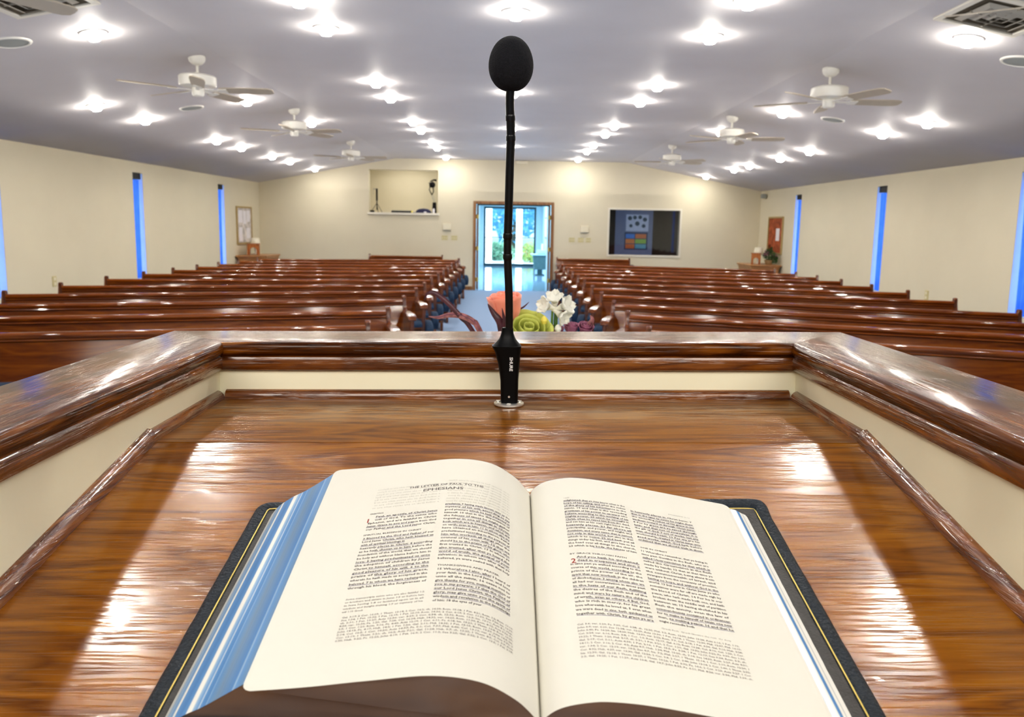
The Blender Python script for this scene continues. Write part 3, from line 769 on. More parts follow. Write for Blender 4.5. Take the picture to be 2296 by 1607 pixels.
T6 = ("And you hath he quickened, who were dead in trespasses and sins; 2 wherein in time past ye walked according to the course of this world, according to the prince of the "
      "power of the air, the spirit that now worketh in the children of disobedience: 3 among whom also we all had our conversation in times past in the lusts of our flesh, "
      "fulfilling the desires of the flesh and of the mind; and were by nature the children of wrath, even as others. 4 But God, who is rich in mercy, for his great love wherewith "
      "he loved us, 5 even when we were dead in sins, hath quickened us together with Christ, by grace ye are saved; 6 and hath raised us up together, and made us sit together ")
T7 = ("in heavenly places in Christ Jesus: 7 that in the ages to come he might shew the exceeding riches of his grace in his kindness toward us through Christ Jesus. 8 For by "
      "grace are ye saved through faith; and that not of yourselves: it is the gift of God: 9 not of works, lest any man should boast. 10 For we are his workmanship, created in "
      "Christ Jesus unto good works, which God hath before ordained that we should walk in them. ")
T8 = ("11 Wherefore remember, that ye being in time past Gentiles in the flesh, who are called Uncircumcision by that which is called the Circumcision in the flesh made by hands; "
      "12 that at that time ye were without Christ, being aliens from the commonwealth of Israel, and strangers from the covenants of promise, having no hope, and without God in "
      "the world: 13 but now in Christ Jesus ye who sometimes were far off are made nigh by the blood of Christ. 14 For he is our peace, who hath made both one, and hath broken "
      "down the middle wall of partition between us; 15 having abolished in his flesh the enmity, even the law of commandments contained in ordinances; for to make in himself of "
      "twain one new man, so making peace; 16 and that he might reconcile both ")
def wrap(t, n):
    out, cur = [], ''
    for w_ in t.split():
        if len(cur) + len(w_) + 1 > n and cur: out.append(cur); cur = w_
        else: cur = (cur + ' ' + w_).strip()
    if cur: out.append(cur)
    return out
def notes(seed, n, chars):
    rnd = random.Random(seed); bk = ['Rom.', 'Col.', '1 Cor.', '2 Cor.', 'Gal.', 'Acts', 'Heb.', '1 Pet.', 'Ps.', 'Isa.', 'John', 'ver.', 'ch.', 'See', 'Phil.', '1 Thess.']
    t = ''
    while len(t) < n * chars + 40: t += ' %s %d:%d;' % (rnd.choice(bk), rnd.randint(1, 16), rnd.randint(1, 40))
    return wrap(t, chars)[:n]
mb_ink, mb_pale, mb_grey, mb_red, mb_pen = {}, {}, {}, {}, {}
def line(side, txt, a_left, s, width, size, store, just=True, under=None, bold=0, res=1):
    """a_left: distance of the line's start from the gutter; s: baseline"""
    S_, A_, a0 = (LS, LA, LA0) if side == 'L' else (RS, RA, RA0)
    sg = -1 if side == 'L' else 1
    vs, fs = text_geo(txt, size, res, bold)
    if not vs: return
    w_ = max(v[0] for v in vs); k_ = width / w_ if just else 1
    if just and not .6 < k_ < 1.6: k_ = 1
    mb = store.setdefault(side, MB())
    mb.add([on_page(S_, A_, a0, a_left + sg * v[0] * k_, s - v[1]) for v in vs], fs)
    if under:
        u0, u1 = under; pn = mb_pen.setdefault(side, MB()); W = w_ * k_
        n_ = 14; rows = []
        for d_ in (.00062, .00092):
            rows.append([on_page(S_, A_, a0, a_left + sg * W * (u0 + (u1 - u0) * i / n_), s + d_ + .00012 * math.sin(i * .9 + s * 4000), .0002) for i in range(n_ + 1)])
        pn.strip(rows)
rndu = random.Random(3)
def column(side, txt, a_left, s0, pitch, n, width, chars, size, underline=.72, store=None, indent=None, last=None):
    ls = wrap(txt, chars)[:n]
    for i, t in enumerate(ls):
        u = None
        if rndu.random() < underline:
            u = (0 if rndu.random() < .6 else rndu.uniform(.1, .4), 1 if rndu.random() < .6 else rndu.uniform(.6, .9))
        sg = -1 if side == 'L' else 1
        ind = indent if (indent and i < 2) else 0
        if ind: t = t[:int(len(t) * .87)].rsplit(' ', 1)[0]
        jj = i < len(ls) - 1 or len(t) > chars * .8
        line(side, t, a_left + sg * ind, s0 + pitch * i, width - ind, size, store if store is not None else mb_ink, jj, u, bold=.00007 if store is None else .00004)
CW = .0485
# left page
for i in range(9):
    s_ = .034 + .0036 * i
    if s_ > .036: 
        line('L', 'saemhpE ni era ohw stnias eht ot doG fo'[i:] + 'lliw e', .1285, s_, CW, .0024, mb_pale)
    line('L', 'tsirhC susej fo eltsopa na luaP sgnisselb'[i:] + ' eht fo', .0750, s_, CW, .0024, mb_pale)
line('L', 'THE LETTER OF PAUL TO THE', .1045, .0398, .0560, .0034, mb_ink, bold=.00006, res=2)
line('L', 'EPHESIANS', .0935, .0460, .0300, .0046, mb_ink, bold=.00008, res=2)
line('L', 'GREETING', .1290, .0702, .0165, .0021, mb_ink, bold=.00005)
line('L', '1', .1305, .0802, .003, .0068, mb_red, just=False, bold=.0001, res=3)
column('L', T1, .1285, .0745, .0038, 5, CW, 40, .00265, .35, indent=.0045)
line('L', 'SPIRITUAL BLESSINGS IN CHRIST', .1290, .0962, .0400, .0021, mb_ink, bold=.00005)
column('L', T2, .1285, .1004, .0037, 15, CW, 39, .00265, .8)
column('L', 'Some manuscripts saints who are also faithful 1:2 or brothers and sisters in Jesus 1:5 or before him in love having 1:8 or lavished upon us in all wisdom and insight making 1:9 or mystery of his will 1:10 Greek', .1275, .1625, .0028, 5, .0475, 50, .0020, 0, mb_grey)
column('L', T3, .0750, .0668, .00375, 18, CW, 41, .00265, .6)
line('L', 'THANKSGIVING AND PRAYER', .0745, .1375, .0400, .0021, mb_ink, bold=.00005)
column('L', T4, .0745, .1415, .0037, 9, CW, 38, .00265, .5)
for i, t in enumerate(notes(1, 9, 112)): line('L', t, .1265, .1785 + .00238 * i, .1025, .00190, mb_grey, bold=.00005)
# right page
line('R', '1673', .0300, .0302, .0045, .0017, mb_grey)
line('R', 'EPHESIANS 2:16', .1120, .0325, .0170, .0016, mb_grey)
column('R', T5, .0297, .0342, .00365, 17, .0475, 41, .00265, .75)
line('R', 'BY GRACE THROUGH FAITH', .0297, .1012, .0390, .0021, mb_ink, bold=.00005)
line('R', '2', .0300, .1106, .003, .0068, mb_red, just=False, bold=.0001, res=3)
column('R', T6, .0293, .1052, .00375, 16, .0475, 39, .00265, .8, indent=.0048)
column('R', T7, .0810, .0385, .0037, 11, .0485, 41, .00265, .7)
line('R', 'ONE IN CHRIST', .0808, .0850, .0200, .0021, mb_ink, bold=.00005)
column('R', T8, .0806, .0892, .00375, 20, .0485, 40, .00265, .35)
line('R', 'Greek flesh  Greek likewise the rest  Or deep', .0805, .1668, .0440, .0019, mb_grey)
for i, t in enumerate(notes(2, 11, 112)): line('R', t, .0290, .1705 + .00262 * i, .1000 if i else .0995, .00190, mb_grey, bold=.00005)
for store, mt, nm in ((mb_ink, 'ink', 'printed_text'), (mb_pale, 'inkpale', 'show_through_text'), (mb_grey, 'inkgrey', 'footnotes'), (mb_red, 'inkred', 'chapter_number'), (mb_pen, 'pen', 'pen_underlines')):
    for sd, mb in store.items(): mb.build(nm, mt, book, smooth=None)

# ------------------------------------------------------------------ flowers in front of the pulpit
ped = thing('plant_stand', 'dark wooden stand hidden in front of the pulpit under the flower bowl', 'stand', (.02, 1.52, 0))
b = MB(); b.lathe([(.16, 0), (.17, .02), (.15, .05), (.05, .10), (.035, .5), (.05, 1.10), (.13, 1.13), (.15, 1.15), (.15, 1.17)], 28); b.build('pedestal', 'pew_end', ped)
bw = thing('flower_bowl', 'white bowl holding the flower arrangement in front of the pulpit', 'bowl', (.02, 1.52, 1.1705))
b = MB(); b.lathe([(.05, 0), (.055, .01), (.09, .05), (.115, .11), (.118, .125), (.112, .125), (.105, .10), (.0005, .09)], 32); b.build('vessel', 'ceramic', bw)
BC = Vector((.02, 1.52, 1.262))
def petal(b, c, d, u, L_, W, curl=.25, cup=.2, n=6, tip=.6):
    """c base, d outward direction, u up direction"""
    d = d.normalized(); u = (u - d * u.dot(d)).normalized(); w = d.cross(u); rows = []
    for j in range(n + 1):
        t = j / n; wd = W * (math.sin(PI * (t * tip + (1 - tip) * .35 * (1 - t) + .12)) ** .8 if t < 1 else .18)
        p = c + d * L_ * t + u * (curl * L_ * t * t); row = []
        for i in range(-3, 4):
            q = i / 3; row.append(p + w * wd * q * .5 + u * cup * W * q * q)
        rows.append(row)
    b.strip(rows)
def stem_to(f, top, r=.0022):
    b = MB(); b.tube([tuple(p) for p in spline([BC, BC.lerp(top, .5) + Vector((0, 0, .01)), top], 6)], r, 8); return b.build('stem', 'stem', f)
def local(f):
    """build in world coordinates under an Empty at the bowl"""
    f.location = BC; return f
def build_at(b, name, mat, f, **k):
    b.v = [tuple(Vector(v) - BC) for v in b.v]; return b.build(name, mat, f, **k)
Z3 = Vector((0, 0, 1))
def rose(name, label, c, R, H, mat, n_out=6, open_=.35, group=None, lean=None):
    f = thing(name, label, 'flower', BC, 0, group)
    ax = (Vector(c) - BC).normalized() if lean is None else Vector(lean).normalized()
    c = Vector(c)
    side = ax.orthogonal().normalized(); oth = ax.cross(side)
    for ring, (rr, hh, k, op) in enumerate([(1.0, .95, n_out, open_), (.74, 1.0, 5, .16), (.5, 1.02, 4, .06), (.26, 1.0, 3, 0)]):
        b = MB()
        for i in range(k):
            a0 = 2 * PI * i / k + ring * .7 + random.uniform(-.1, .1); span = 2 * PI / k * .72; rows = []
            for j in range(8):
                t = j / 7; row = []
                for q in range(-5, 6):
                    a = a0 + span * q / 5 * (1 - .10 * t)
                    rad = R * rr * (math.sin(min(1, t * 1.5 + .12) * PI / 2) * (1 + op * t ** 3)) * (1 + .03 * q / 5)
                    edge = .10 * (1 - (q / 5) ** 2) * t * t
                    h = H * (hh * t * (1 + edge) - op * .22 * t ** 4)
                    row.append(c + (side * math.cos(a) + oth * math.sin(a)) * rad + ax * (h - H * .5))
                rows.append(row)
            b.strip(rows)
        build_at(b, 'petal_ring', mat, f, smooth=80, solid=.0008)
    top = c - ax * H * .45
    b = MB(); b.tube([tuple(p) for p in spline([BC, BC.lerp(top, .5), top], 6)], .0024, 8); build_at(b, 'stem', 'stem', f)
    b = MB()
    for i in range(5):
        a = 2 * PI * i / 5; petal(b, top, (side * math.cos(a) + oth * math.sin(a)) * .7 + ax * .5, ax, R * .9, R * .35)
    build_at(b, 'sepals', 'stem', f, smooth=80, solid=.0006)
    return f
rose('rose', 'salmon pink rose behind the microphone stem', (-.003, 1.50, 1.452), .029, .062, 'rose', 5, .18)
rose('ranunculus', 'large lime green ranunculus blossom just right of the microphone', (.040, 1.49, 1.408), .037, .044, 'lime', 7, .32, lean=(.15, -.60, .8))
rose('ranunculus', 'low lime green blossom between the large lime one and the yellow bud', (.072, 1.485, 1.388), .024, .03, 'lime', 6, .4, lean=(.2, -.5, .8))
rose('ranunculus', 'small mauve blossom at the right end of the flower arrangement', (.155, 1.50, 1.418), .0115, .022, 'mauve', 5, .4, 'mauve blossoms', lean=(.1, -.4, .8))
rose('ranunculus', 'small mauve blossom between the white bud and the rightmost mauve one', (.128, 1.51, 1.417), .012, .022, 'mauve', 5, .3, 'mauve blossoms', lean=(0, -.2, 1))
rose('ranunculus', 'low mauve blossom half hidden beside the yellow bud', (.098, 1.52, 1.409), .013, .022, 'mauve', 5, .3, 'mauve blossoms', lean=(0, -.2, 1))
# white lilies: trumpet flowers with six petals
def trumpet(label, c, ax, R, ang=0):
    f = thing('white_freesia', label, 'flower', BC, 0, 'white trumpet flowers'); c = Vector(c); ax = Vector(ax).normalized(); side = ax.orthogonal().normalized(); oth = ax.cross(side)
    b = MB()
    for i in range(5):
        a = 2 * PI * i / 5 + ang; r = side * math.cos(a) + oth * math.sin(a)
        petal(b, c, r + ax * .6, ax, R, R * .95, curl=.10, cup=.22, tip=.85)
    build_at(b, 'petals', 'lily', f, smooth=80, solid=.0006)
    low = c - ax * R * 1.0
    b = MB(); b.tube([low, low.lerp(c, .5), c], [.003, .004, .0075], 12); build_at(b, 'flower_tube', 'lily', f)
    b = MB(); b.tube([tuple(p) for p in spline([BC, Vector((low.x * .7 + .02, 1.51, 1.34)), low], 6)], .0019, 8); build_at(b, 'stem', 'stem', f)
trumpet('white trumpet flower at the left of the white cluster', (.080, 1.49, 1.463), (-.75, -.5, .25), .024)
trumpet('white trumpet flower at the top of the white cluster', (.093, 1.50, 1.472), (-.1, -.5, .75), .024, .4)
trumpet('white trumpet flower at the right of the white cluster', (.108, 1.49, 1.463), (.65, -.5, .35), .026, .2)
trumpet('white trumpet flower drooping at the lower right of the white cluster', (.104, 1.485, 1.448), (.6, -.6, -.35), .022, .3)
def bud(label, c, r, h, mat):
    f = thing('flower_bud', label, 'bud', BC); c = Vector(c)
    b = MB(); b.lathe([(.0005, -h * .5), (r * .6, -h * .4), (r, -h * .05), (r * .8, h * .25), (r * .35, h * .45), (.0005, h * .5)], 14, c=c); build_at(b, 'closed_petals', mat, f)
    b = MB(); b.tube([tuple(p) for p in spline([BC, Vector((c.x * .8, 1.51, 1.34)), c - Vector((0, 0, h * .45))], 6)], .0014, 8); build_at(b, 'stem', 'stem', f)
bud('small yellow bud standing left of the white flowers', (.073, 1.49, 1.436), .0065, .018, 'yellow')
bud('pale closed bud low beneath the white flowers', (.100, 1.485, 1.421), .0070, .017, 'lily')
def blade(label, pts, W, mat, stripe=None):
    f = thing('leaf_blade', label, 'leaf', BC, 0, None); P = spline([Vector(p) for p in pts], 8); b = MB(); rows = []
    n = len(P)
    for i, p in enumerate(P):
        t = i / (n - 1); w = W * max(.04, math.sin(PI * (.18 + .82 * t)) ** .7); d = (P[min(i + 1, n - 1)] - P[max(i - 1, 0)]).normalized()
        sd = Vector((d.z, 0, -d.x)); sd = sd.normalized() if sd.length > .01 else Vector((1, 0, 0))
        sd = (sd + Vector((0, .3, 0))).normalized()
        rows.append([p - sd * w * .5 + Vector((0, -.15 * w, 0)), p, p + sd * w * .5 + Vector((0, -.15 * w, 0))])
    b.strip(rows); build_at(b, 'leaf_surface', mat, f, smooth=80, solid=.0006)
    if stripe:
        b = MB(); b.tube([tuple(p + Vector((0, -.001, .001))) for p in P[2:-6]], .0009, 6); build_at(b, 'midrib', stripe, f)
def FP(x, y, Y=1.5):
    """a point of the arrangement from its sideways position and height in millimetres about the photo's flower plane"""
    return ((x - 1140) * .000885 + .003, Y, 1.41 + (745 - y) * .00087)
blade('long dark purple leaf arching far left and curling down at its tip', [BC, FP(1062, 745), FP(1035, 712), FP(1005, 680), FP(975, 658), FP(960, 662), FP(953, 676)], .010, 'purpleleaf')
blade('pink-striped purple leaf reaching left over the pulpit rail', [BC, FP(1078, 745), FP(1062, 722), FP(1035, 709), FP(1008, 708), FP(985, 714), FP(962, 712)], .012, 'pinkleaf', 'mauve')
blade('dark purple spike leaf in front of the salmon rose', [BC, FP(1128, 745, 1.46), FP(1122, 715, 1.45), FP(1108, 695, 1.45), FP(1095, 675, 1.45)], .015, 'purpleleaf')
blade('short dark spike leaf close to the microphone stem', [BC, FP(1134, 740, 1.46), FP(1131, 710, 1.45), FP(1126, 684, 1.45)], .008, 'purpleleaf')
blade('thin dark leaf curving right behind the microphone stem', [BC, FP(1140, 720), FP(1155, 697), FP(1172, 688), FP(1186, 675)], .005, 'purpleleaf')
blade('mauve leaf tip rising from the rightmost mauve blossom', [BC, FP(1310, 738), FP(1322, 722), FP(1326, 712), FP(1321, 703)], .012, 'pinkleaf')

# ------------------------------------------------------------------ back wall: opening, interior window, plates
b = MB(); b.box(OX0 - .03, OX1 + .03, YB - .05, YB + .2, OZ0 - .055, OZ0 - .0); struct('trim_3', b, 'whitetrim', smooth=None, bevel=.004)
b = MB(); b.box(OX0 - .9, OX1 + .6, YB + 1.8, YB + 1.9, 1.0, 3.35); b.box(OX0 - 1.0, OX0 - .9, YB + T, YB + 1.9, 1.0, 3.35)
b.box(OX0 - .9, OX1 + .6, YB + T + .001, YB + 1.8, 3.3, 3.35); b.box(OX1 + .6, OX1 + .7, YB + T, YB + 1.9, 1.0, 3.35); b.box(OX0 - .9, OX1 + .6, YB + T, YB + 1.8, .98, 1.0)
struct('wall_booth', b, 'wall', smooth=None)
# things standing on the ledge (top z = OZ0)
LZ = OZ0
td = thing('tablet_stand', 'thin black tripod stand at the left end of the booth ledge', 'stand', (-3.22, YB + .08, LZ))
b = MB(); b.lathe([(.012, .05), (.012, .55)], 10); b.box(-.02, .02, -.012, .012, .28, .57); b.build('pole', 'black', td)
for k, (dx, dy) in enumerate(((-.14, -.03), (.13, -.03), (.02, .06))):
    b = MB(); b.tube([(0, 0, .22), (dx, dy, .004)], .006, 8); b.build('leg', 'black', td)
b = MB(); b.box(-.09, -.02, -.004, .004, .55, .565); b.tube([(-.085, 0, .56), (-.09, 0, .42)], .0025, 6); b.build('side_arm', 'grille', td)
b = MB(); b.box(-.05, .05, -.04, .04, 0, .045); o = b.build('power_adapter', 'black', loc=(-3.33, YB + .06, LZ), smooth=None, bevel=.006); tag(o, 'small black block at the far left of the booth ledge', 'box')
kb = thing('mixing_console', 'low flat black console lying on the booth ledge', 'console', (-2.62, YB + .07, LZ))
b = MB(); b.prism([(-.06, 0), (.08, 0), (.08, .055), (-.06, .03)], -.24, .24, 'x'); b.build('console_body', 'black', kb, smooth=None, bevel=.004)
b = MB()
for k in range(14): b.box(-.2 + k * .03, -.186 + k * .03, -.05, .06, .040, .052)
b.build('slider_row', 'grille', kb, smooth=None)
b = MB(); b.box(.243, .275, -.02, .04, 0, .05); b.build('green_end_box', 'yellow', kb, smooth=None)
cp = thing('cap', 'dark navy domed cap lying on the booth ledge', 'cap', (-2.08, YB + .06, LZ))
b = MB(); b.lathe([(.17, 0), (.165, .03), (.14, .07), (.09, .10), (.0005, .112)], 24, sx=1.15, sy=.5); b.build('crown', 'navy', cp)
b = MB(); b.lathe([(.0005, .012), (.12, .010), (.13, .0)], 20, c=(-.14, -.005, 0), sx=1, sy=.5); b.build('brim', 'navy', cp)
b = MB(); b.lathe([(.0005, .0), (.05, .012), (.0005, .04)], 14, c=(.05, -.085, 0), sy=.3); b.build('white_badge', 'paperwhite', cp)
cm = thing('desk_lamp', 'black jointed desk lamp at the right end of the booth ledge', 'lamp', (-1.82, YB + .09, LZ))
b = MB(); b.prism([(-.05, 0), (-.015, 0), (.0, .14), (.015, 0), (.055, 0), (.045, .26), (-.04, .26)], -.03, .03, 'y'); b.build('clamp_base', 'black', cm, smooth=None, bevel=.004)
b = MB(); b.tube([(0, 0, .25), (-.07, 0, .44)], .006, 8); b.tube([(.03, 0, .25), (-.03, 0, .45)], .004, 8); b.build('lower_arm', 'grille', cm)
b = MB(); b.tube([(-.06, 0, .44), (-.12, 0, .56), (-.10, 0, .66)], .012, 8); b.tube([(-.06, 0, .44), (-.02, 0, .52), (-.03, 0, .62)], .012, 8); b.build('upper_arm', 'black', cm)
b = MB(); b.lathe([(.0005, -.07), (.05, -.06), (.078, -.01), (.07, .04), (.03, .07), (.0005, .075)], 20, c=(-.05, 0, .68)); b.build('lamp_head', 'black', cm)
b = MB(); b.tube([(-.10, 0, .76), (-.02, 0, .80), (.05, 0, .79)], [.012, .018, .03], 10); b.tube([(-.14, 0, .72), (-.02, 0, .76)], .008, 8); b.build('counterweight', 'black', cm)
b = MB(); b.lathe([(.028, 0), (.028, .09), (.015, .11), (.0005, .112)], 14); o = b.build('spray_bottle', 'paperwhite', loc=(-1.825, YB - .005, LZ)); tag(o, 'small white bottle in front of the desk lamp base', 'bottle')

# interior window to a dark room
w7 = bpy.data.objects.new('window_7', None); COL.objects.link(w7); w7['kind'] = 'structure'; w7.location = (GX0, YB, GZ0)
gw, gh = GX1 - GX0, GZ1 - GZ0
b = MB(); fr = .045
b.box(-fr, 0, -.02, .02, -fr, gh + fr); b.box(gw, gw + fr, -.02, .02, -fr, gh + fr); b.box(0, gw, -.02, .02, -fr, 0); b.box(0, gw, -.02, .02, gh, gh + fr)
b.build('window_frame', 'whitetrim', w7, smooth=None, bevel=.003)
b = MB(); b.box(0, gw, .04, .046, 0, gh); b.build('pane', 'darkglass', w7, smooth=None)
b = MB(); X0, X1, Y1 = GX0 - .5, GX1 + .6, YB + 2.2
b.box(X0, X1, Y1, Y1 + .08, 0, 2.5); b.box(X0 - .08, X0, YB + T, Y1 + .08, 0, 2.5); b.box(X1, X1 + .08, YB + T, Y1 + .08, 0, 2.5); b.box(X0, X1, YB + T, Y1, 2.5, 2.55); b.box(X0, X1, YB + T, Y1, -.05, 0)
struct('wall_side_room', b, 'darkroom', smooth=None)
b = MB(); b.box(2.86, 3.86, YB + 1.75, YB + 1.80, 0, 2.3); struct('wall_side_room_partition', b, plain('glowing_blue_wall', (.26, .31, .44), rough=.8, emit=((.30, .38, .62), .12)), smooth=None)  # faint emission makes this wall look lit inside the dark room
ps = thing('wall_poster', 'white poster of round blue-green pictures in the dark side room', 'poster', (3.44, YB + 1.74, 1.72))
b = MB(); b.box(-.30, .30, -.004, .004, -.22, .22); b.build('sheet', plain('poster_white', (.6, .65, .75), emit=((.5, .6, .8), .22)), ps, smooth=None)  # sheet glows a little in place of light falling on it
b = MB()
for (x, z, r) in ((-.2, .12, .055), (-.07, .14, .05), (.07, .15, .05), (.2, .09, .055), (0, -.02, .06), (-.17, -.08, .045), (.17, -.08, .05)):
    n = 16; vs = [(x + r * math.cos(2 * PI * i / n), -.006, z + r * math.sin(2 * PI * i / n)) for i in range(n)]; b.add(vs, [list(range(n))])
b.build('round_pictures', plain('poster_dots', (.08, .14, .20), vary=.5, scale=40, emit=((.1, .2, .3), .08)), ps, smooth=None)  # printed discs share the sheet's imitated lighting through emission
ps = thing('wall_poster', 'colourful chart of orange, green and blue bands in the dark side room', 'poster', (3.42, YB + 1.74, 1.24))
b = MB(); b.box(-.31, .31, -.004, .004, -.23, .23); b.build('sheet', plain('chart_dark', (.06, .09, .16), emit=((.1, .15, .3), .12)), ps, smooth=None)  # chart backing given a weak glow so it reads as lit
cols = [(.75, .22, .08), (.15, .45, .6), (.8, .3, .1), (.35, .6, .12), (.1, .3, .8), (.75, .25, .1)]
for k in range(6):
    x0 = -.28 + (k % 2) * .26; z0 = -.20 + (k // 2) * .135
    b = MB(); b.box(x0, x0 + .24 + (k % 2) * .05, -.008, -.005, z0, z0 + .115); b.build('colour_band', plain('chart_%d' % k, cols[k], emit=(cols[k], .18)), ps, smooth=None)  # bands emit their own colour as stand-in for room light

def plate(name, x, z, w, h, lab, mat='ivory', grp=None, n=3):
    p = thing(name, lab, 'switch', (x, YB, z), 0, grp)
    b = MB(); b.box(-w / 2, w / 2, -.008, 0, -h / 2, h / 2); b.build('cover_plate', mat, p, smooth=None, bevel=.002)
    for i in range(n):
        cx = -w / 2 + w * (i + .5) / n; b = MB(); b.box(cx - .006, cx + .006, -.016, -.008, -.014, .014); b.build('toggle', 'ivorybox', p, smooth=None)
plate('light_switch', -1.555, 1.27, .15, .11, 'ivory switch plate, the one further left of the doorway', grp='wall switch plates')
plate('light_switch', -1.32, 1.27, .15, .11, 'ivory switch plate between doorway trim and the further left switch plate', grp='wall switch plates')
plate('light_switch', 1.56, 1.27, .14, .11, 'ivory switch plate right of the doorway, nearest the trim of its three', grp='wall switch plates')
plate('light_switch', 1.78, 1.27, .14, .11, 'ivory switch plate right of the doorway, middle one of three', grp='wall switch plates')
plate('light_switch', 1.965, 1.27, .12, .11, 'ivory switch plate right of the doorway, nearest the dark window of its three', grp='wall switch plates')
for x, lab in ((-1.50, 'pale box mounted above the two switch plates left of the doorway'), (1.86, 'pale box mounted above the three switch plates right of the doorway')):
    p = thing('door_chime', lab, 'wall box', (x, YB, 1.535), 0, 'pale boxes above the switch plates')
    b = MB(); b.box(-.10, .10, -.045, 0, -.075, .085); b.build('housing', 'ivorybox', p, smooth=None, bevel=.006)
    b = MB(); b.box(-.095, .095, -.046, -.006, -.088, -.078); b.build('bottom_grille', 'grille', p, smooth=None)
for x, y, z, s, lab in ((XL, 10.33, .76, 1, 'small ivory outlet plate low on the left wall above the pews'), (XR, 11.2, .70, -1, 'small ivory outlet plate low on the right wall above the pews')):
    p = thing('wall_outlet', lab, 'outlet', (x, y, z)); xa, xb = sorted((0, s * .008)); b = MB(); b.box(xa, xb, -.045, .045, -.07, .07); b.build('cover_plate', 'ivory', p, smooth=None, bevel=.002)
    xa, xb = sorted((s * .008, s * .012)); b = MB(); b.box(xa, xb, -.02, .02, .015, .05); b.box(xa, xb, -.02, .02, -.05, -.015); b.build('socket', 'ivorybox', p, smooth=None)
p = thing('wall_speaker', 'small bracketed box high on the right wall by the back corner', 'speaker', (XR, 18.55, 2.40))
b = MB(); b.box(-.13, -.03, -.07, .07, -.06, .04); b.build('housing', 'grille', p, smooth=None, bevel=.01)
b = MB(); b.box(-.04, 0, -.015, .015, -.02, .02); b.build('bracket', 'ivorybox', p, smooth=None)

# notice boards
def board(x, s, y0, y1, z0, z1, lab, fm, bm, sheets):
    p = thing('notice_board', lab, 'notice board', (x, (y0 + y1) / 2, (z0 + z1) / 2)); hy, hz = (y1 - y0) / 2, (z1 - z0) / 2
    xa, xb = sorted((0, s * .012)); b = MB(); b.box(xa, xb, -hy + .03, hy - .03, -hz + .03, hz - .03); b.build('backing', bm, p, smooth=None)
    xa, xb = sorted((0, s * .03)); b = MB(); f_ = .035
    b.box(xa, xb, -hy, -hy + f_, -hz, hz); b.box(xa, xb, hy - f_, hy, -hz, hz); b.box(xa, xb, -hy + f_, hy - f_, -hz, -hz + f_); b.box(xa, xb, -hy + f_, hy - f_, hz - f_, hz)
    b.build('frame', fm, p, smooth=None)
    for (ya, yb, za, zb, mt) in sheets:
        xa, xb = sorted((s * .013, s * .016)); b = MB(); b.box(xa, xb, ya, yb, za, zb); b.build('pinned_sheet', mt, p, smooth=None)
board(XL, 1, 17.36, 18.36, 1.07, 1.92, 'framed notice board of grey papers on the left wall by the corner', 'goldframe', 'papers',
      [(-.38, -.12, .06, .34, 'paperwhite'), (-.08, .12, .03, .33, 'paperwhite'), (.16, .38, .08, .34, 'paperwhite'), (-.36, -.15, -.36, -.04, 'paperwhite'), (.12, .36, -.30, -.06, 'paperwhite')])
board(XR, -1, 17.30, 18.26, 1.05, 1.90, 'reddish cork board with one white notice on the right wall by the corner', 'goldframe', 'cork', [(-.28, -.05, -.12, .16, 'paperwhite')])

# corner cabinets with what stands on them
def cabinet(x0, x1, y0, y1, zt, lab):
    c = thing('corner_cabinet', lab, 'cabinet', ((x0 + x1) / 2, (y0 + y1) / 2, 0)); hx, hy = (x1 - x0) / 2, (y1 - y0) / 2
    b = MB(); b.box(-hx + .05, hx - .05, -hy + .05, hy, 0, zt - .10); b.build('carcass', 'lightoak', c, smooth=None)
    b = MB(); b.box(-hx, hx, -hy, hy, zt - .035, zt); b.box(-hx + .025, hx - .025, -hy + .025, hy, zt - .07, zt - .035); b.box(-hx + .04, hx - .04, -hy + .04, hy, zt - .10, zt - .07); b.build('stepped_top', 'lightoak', c, smooth=None, bevel=.006)
    for s in (-1, 1):
        b = MB(); cx = s * (hx - .05) / 2; b.box(cx - hx / 2 + .05, cx + hx / 2 - .05, -hy + .03, -hy + .05, .06, zt - .13); d_ = b.build('door', 'lightoak', c, smooth=None, bevel=.004)
        b = MB(); b.lathe([(.012, 0), (.015, .012), (.0005, .02)], 12); 
        b.v = [(cx - s * (hx / 2 - .1) + v[0], -hy + .03 - v[2], .45 + v[1]) for v in b.v]; b.build('knob', 'goldframe', d_)
cabinet(-6.05, -5.36, 17.2, 18.25, .835, 'light oak cabinet in the left back corner under the notice board')
cabinet(5.42, 6.12, 17.2, 18.25, .820, 'light oak cabinet in the right back corner with the potted flowers on it')
def arch_box(x, y, z, w, d, h, rz, lab):
    p = thing('offering_box', lab, 'box', (x, y, z), rz); n = 10
    out = [(-w / 2, 0), (-w / 2, h), (w / 2, h), (w / 2, 0), (w * .28, 0)] + [(w * .28 * math.cos(t), h * .40 + w * .28 * math.sin(t)) for t in [PI * i / n for i in range(n + 1)]] + [(-w * .28, 0)]
    b = MB(); b.prism(out, -d / 2, d / 2, 'y'); b.build('arched_body', 'boxwood', p, smooth=None, bevel=.003)
    b = MB(); b.box(-w / 2 - .012, w / 2 + .012, -d / 2 - .012, d / 2 + .012, h, h + .015); b.build('lid', 'boxwood', p, smooth=None)
arch_box(-5.78, 17.6, .8355, .26, .2, .24, .25, 'orange wooden box with an arched opening on the left corner cabinet')
arch_box(5.63, 17.50, .8205, .20, .2, .24, -.3, 'orange wooden box on the right corner cabinet beside the plant')
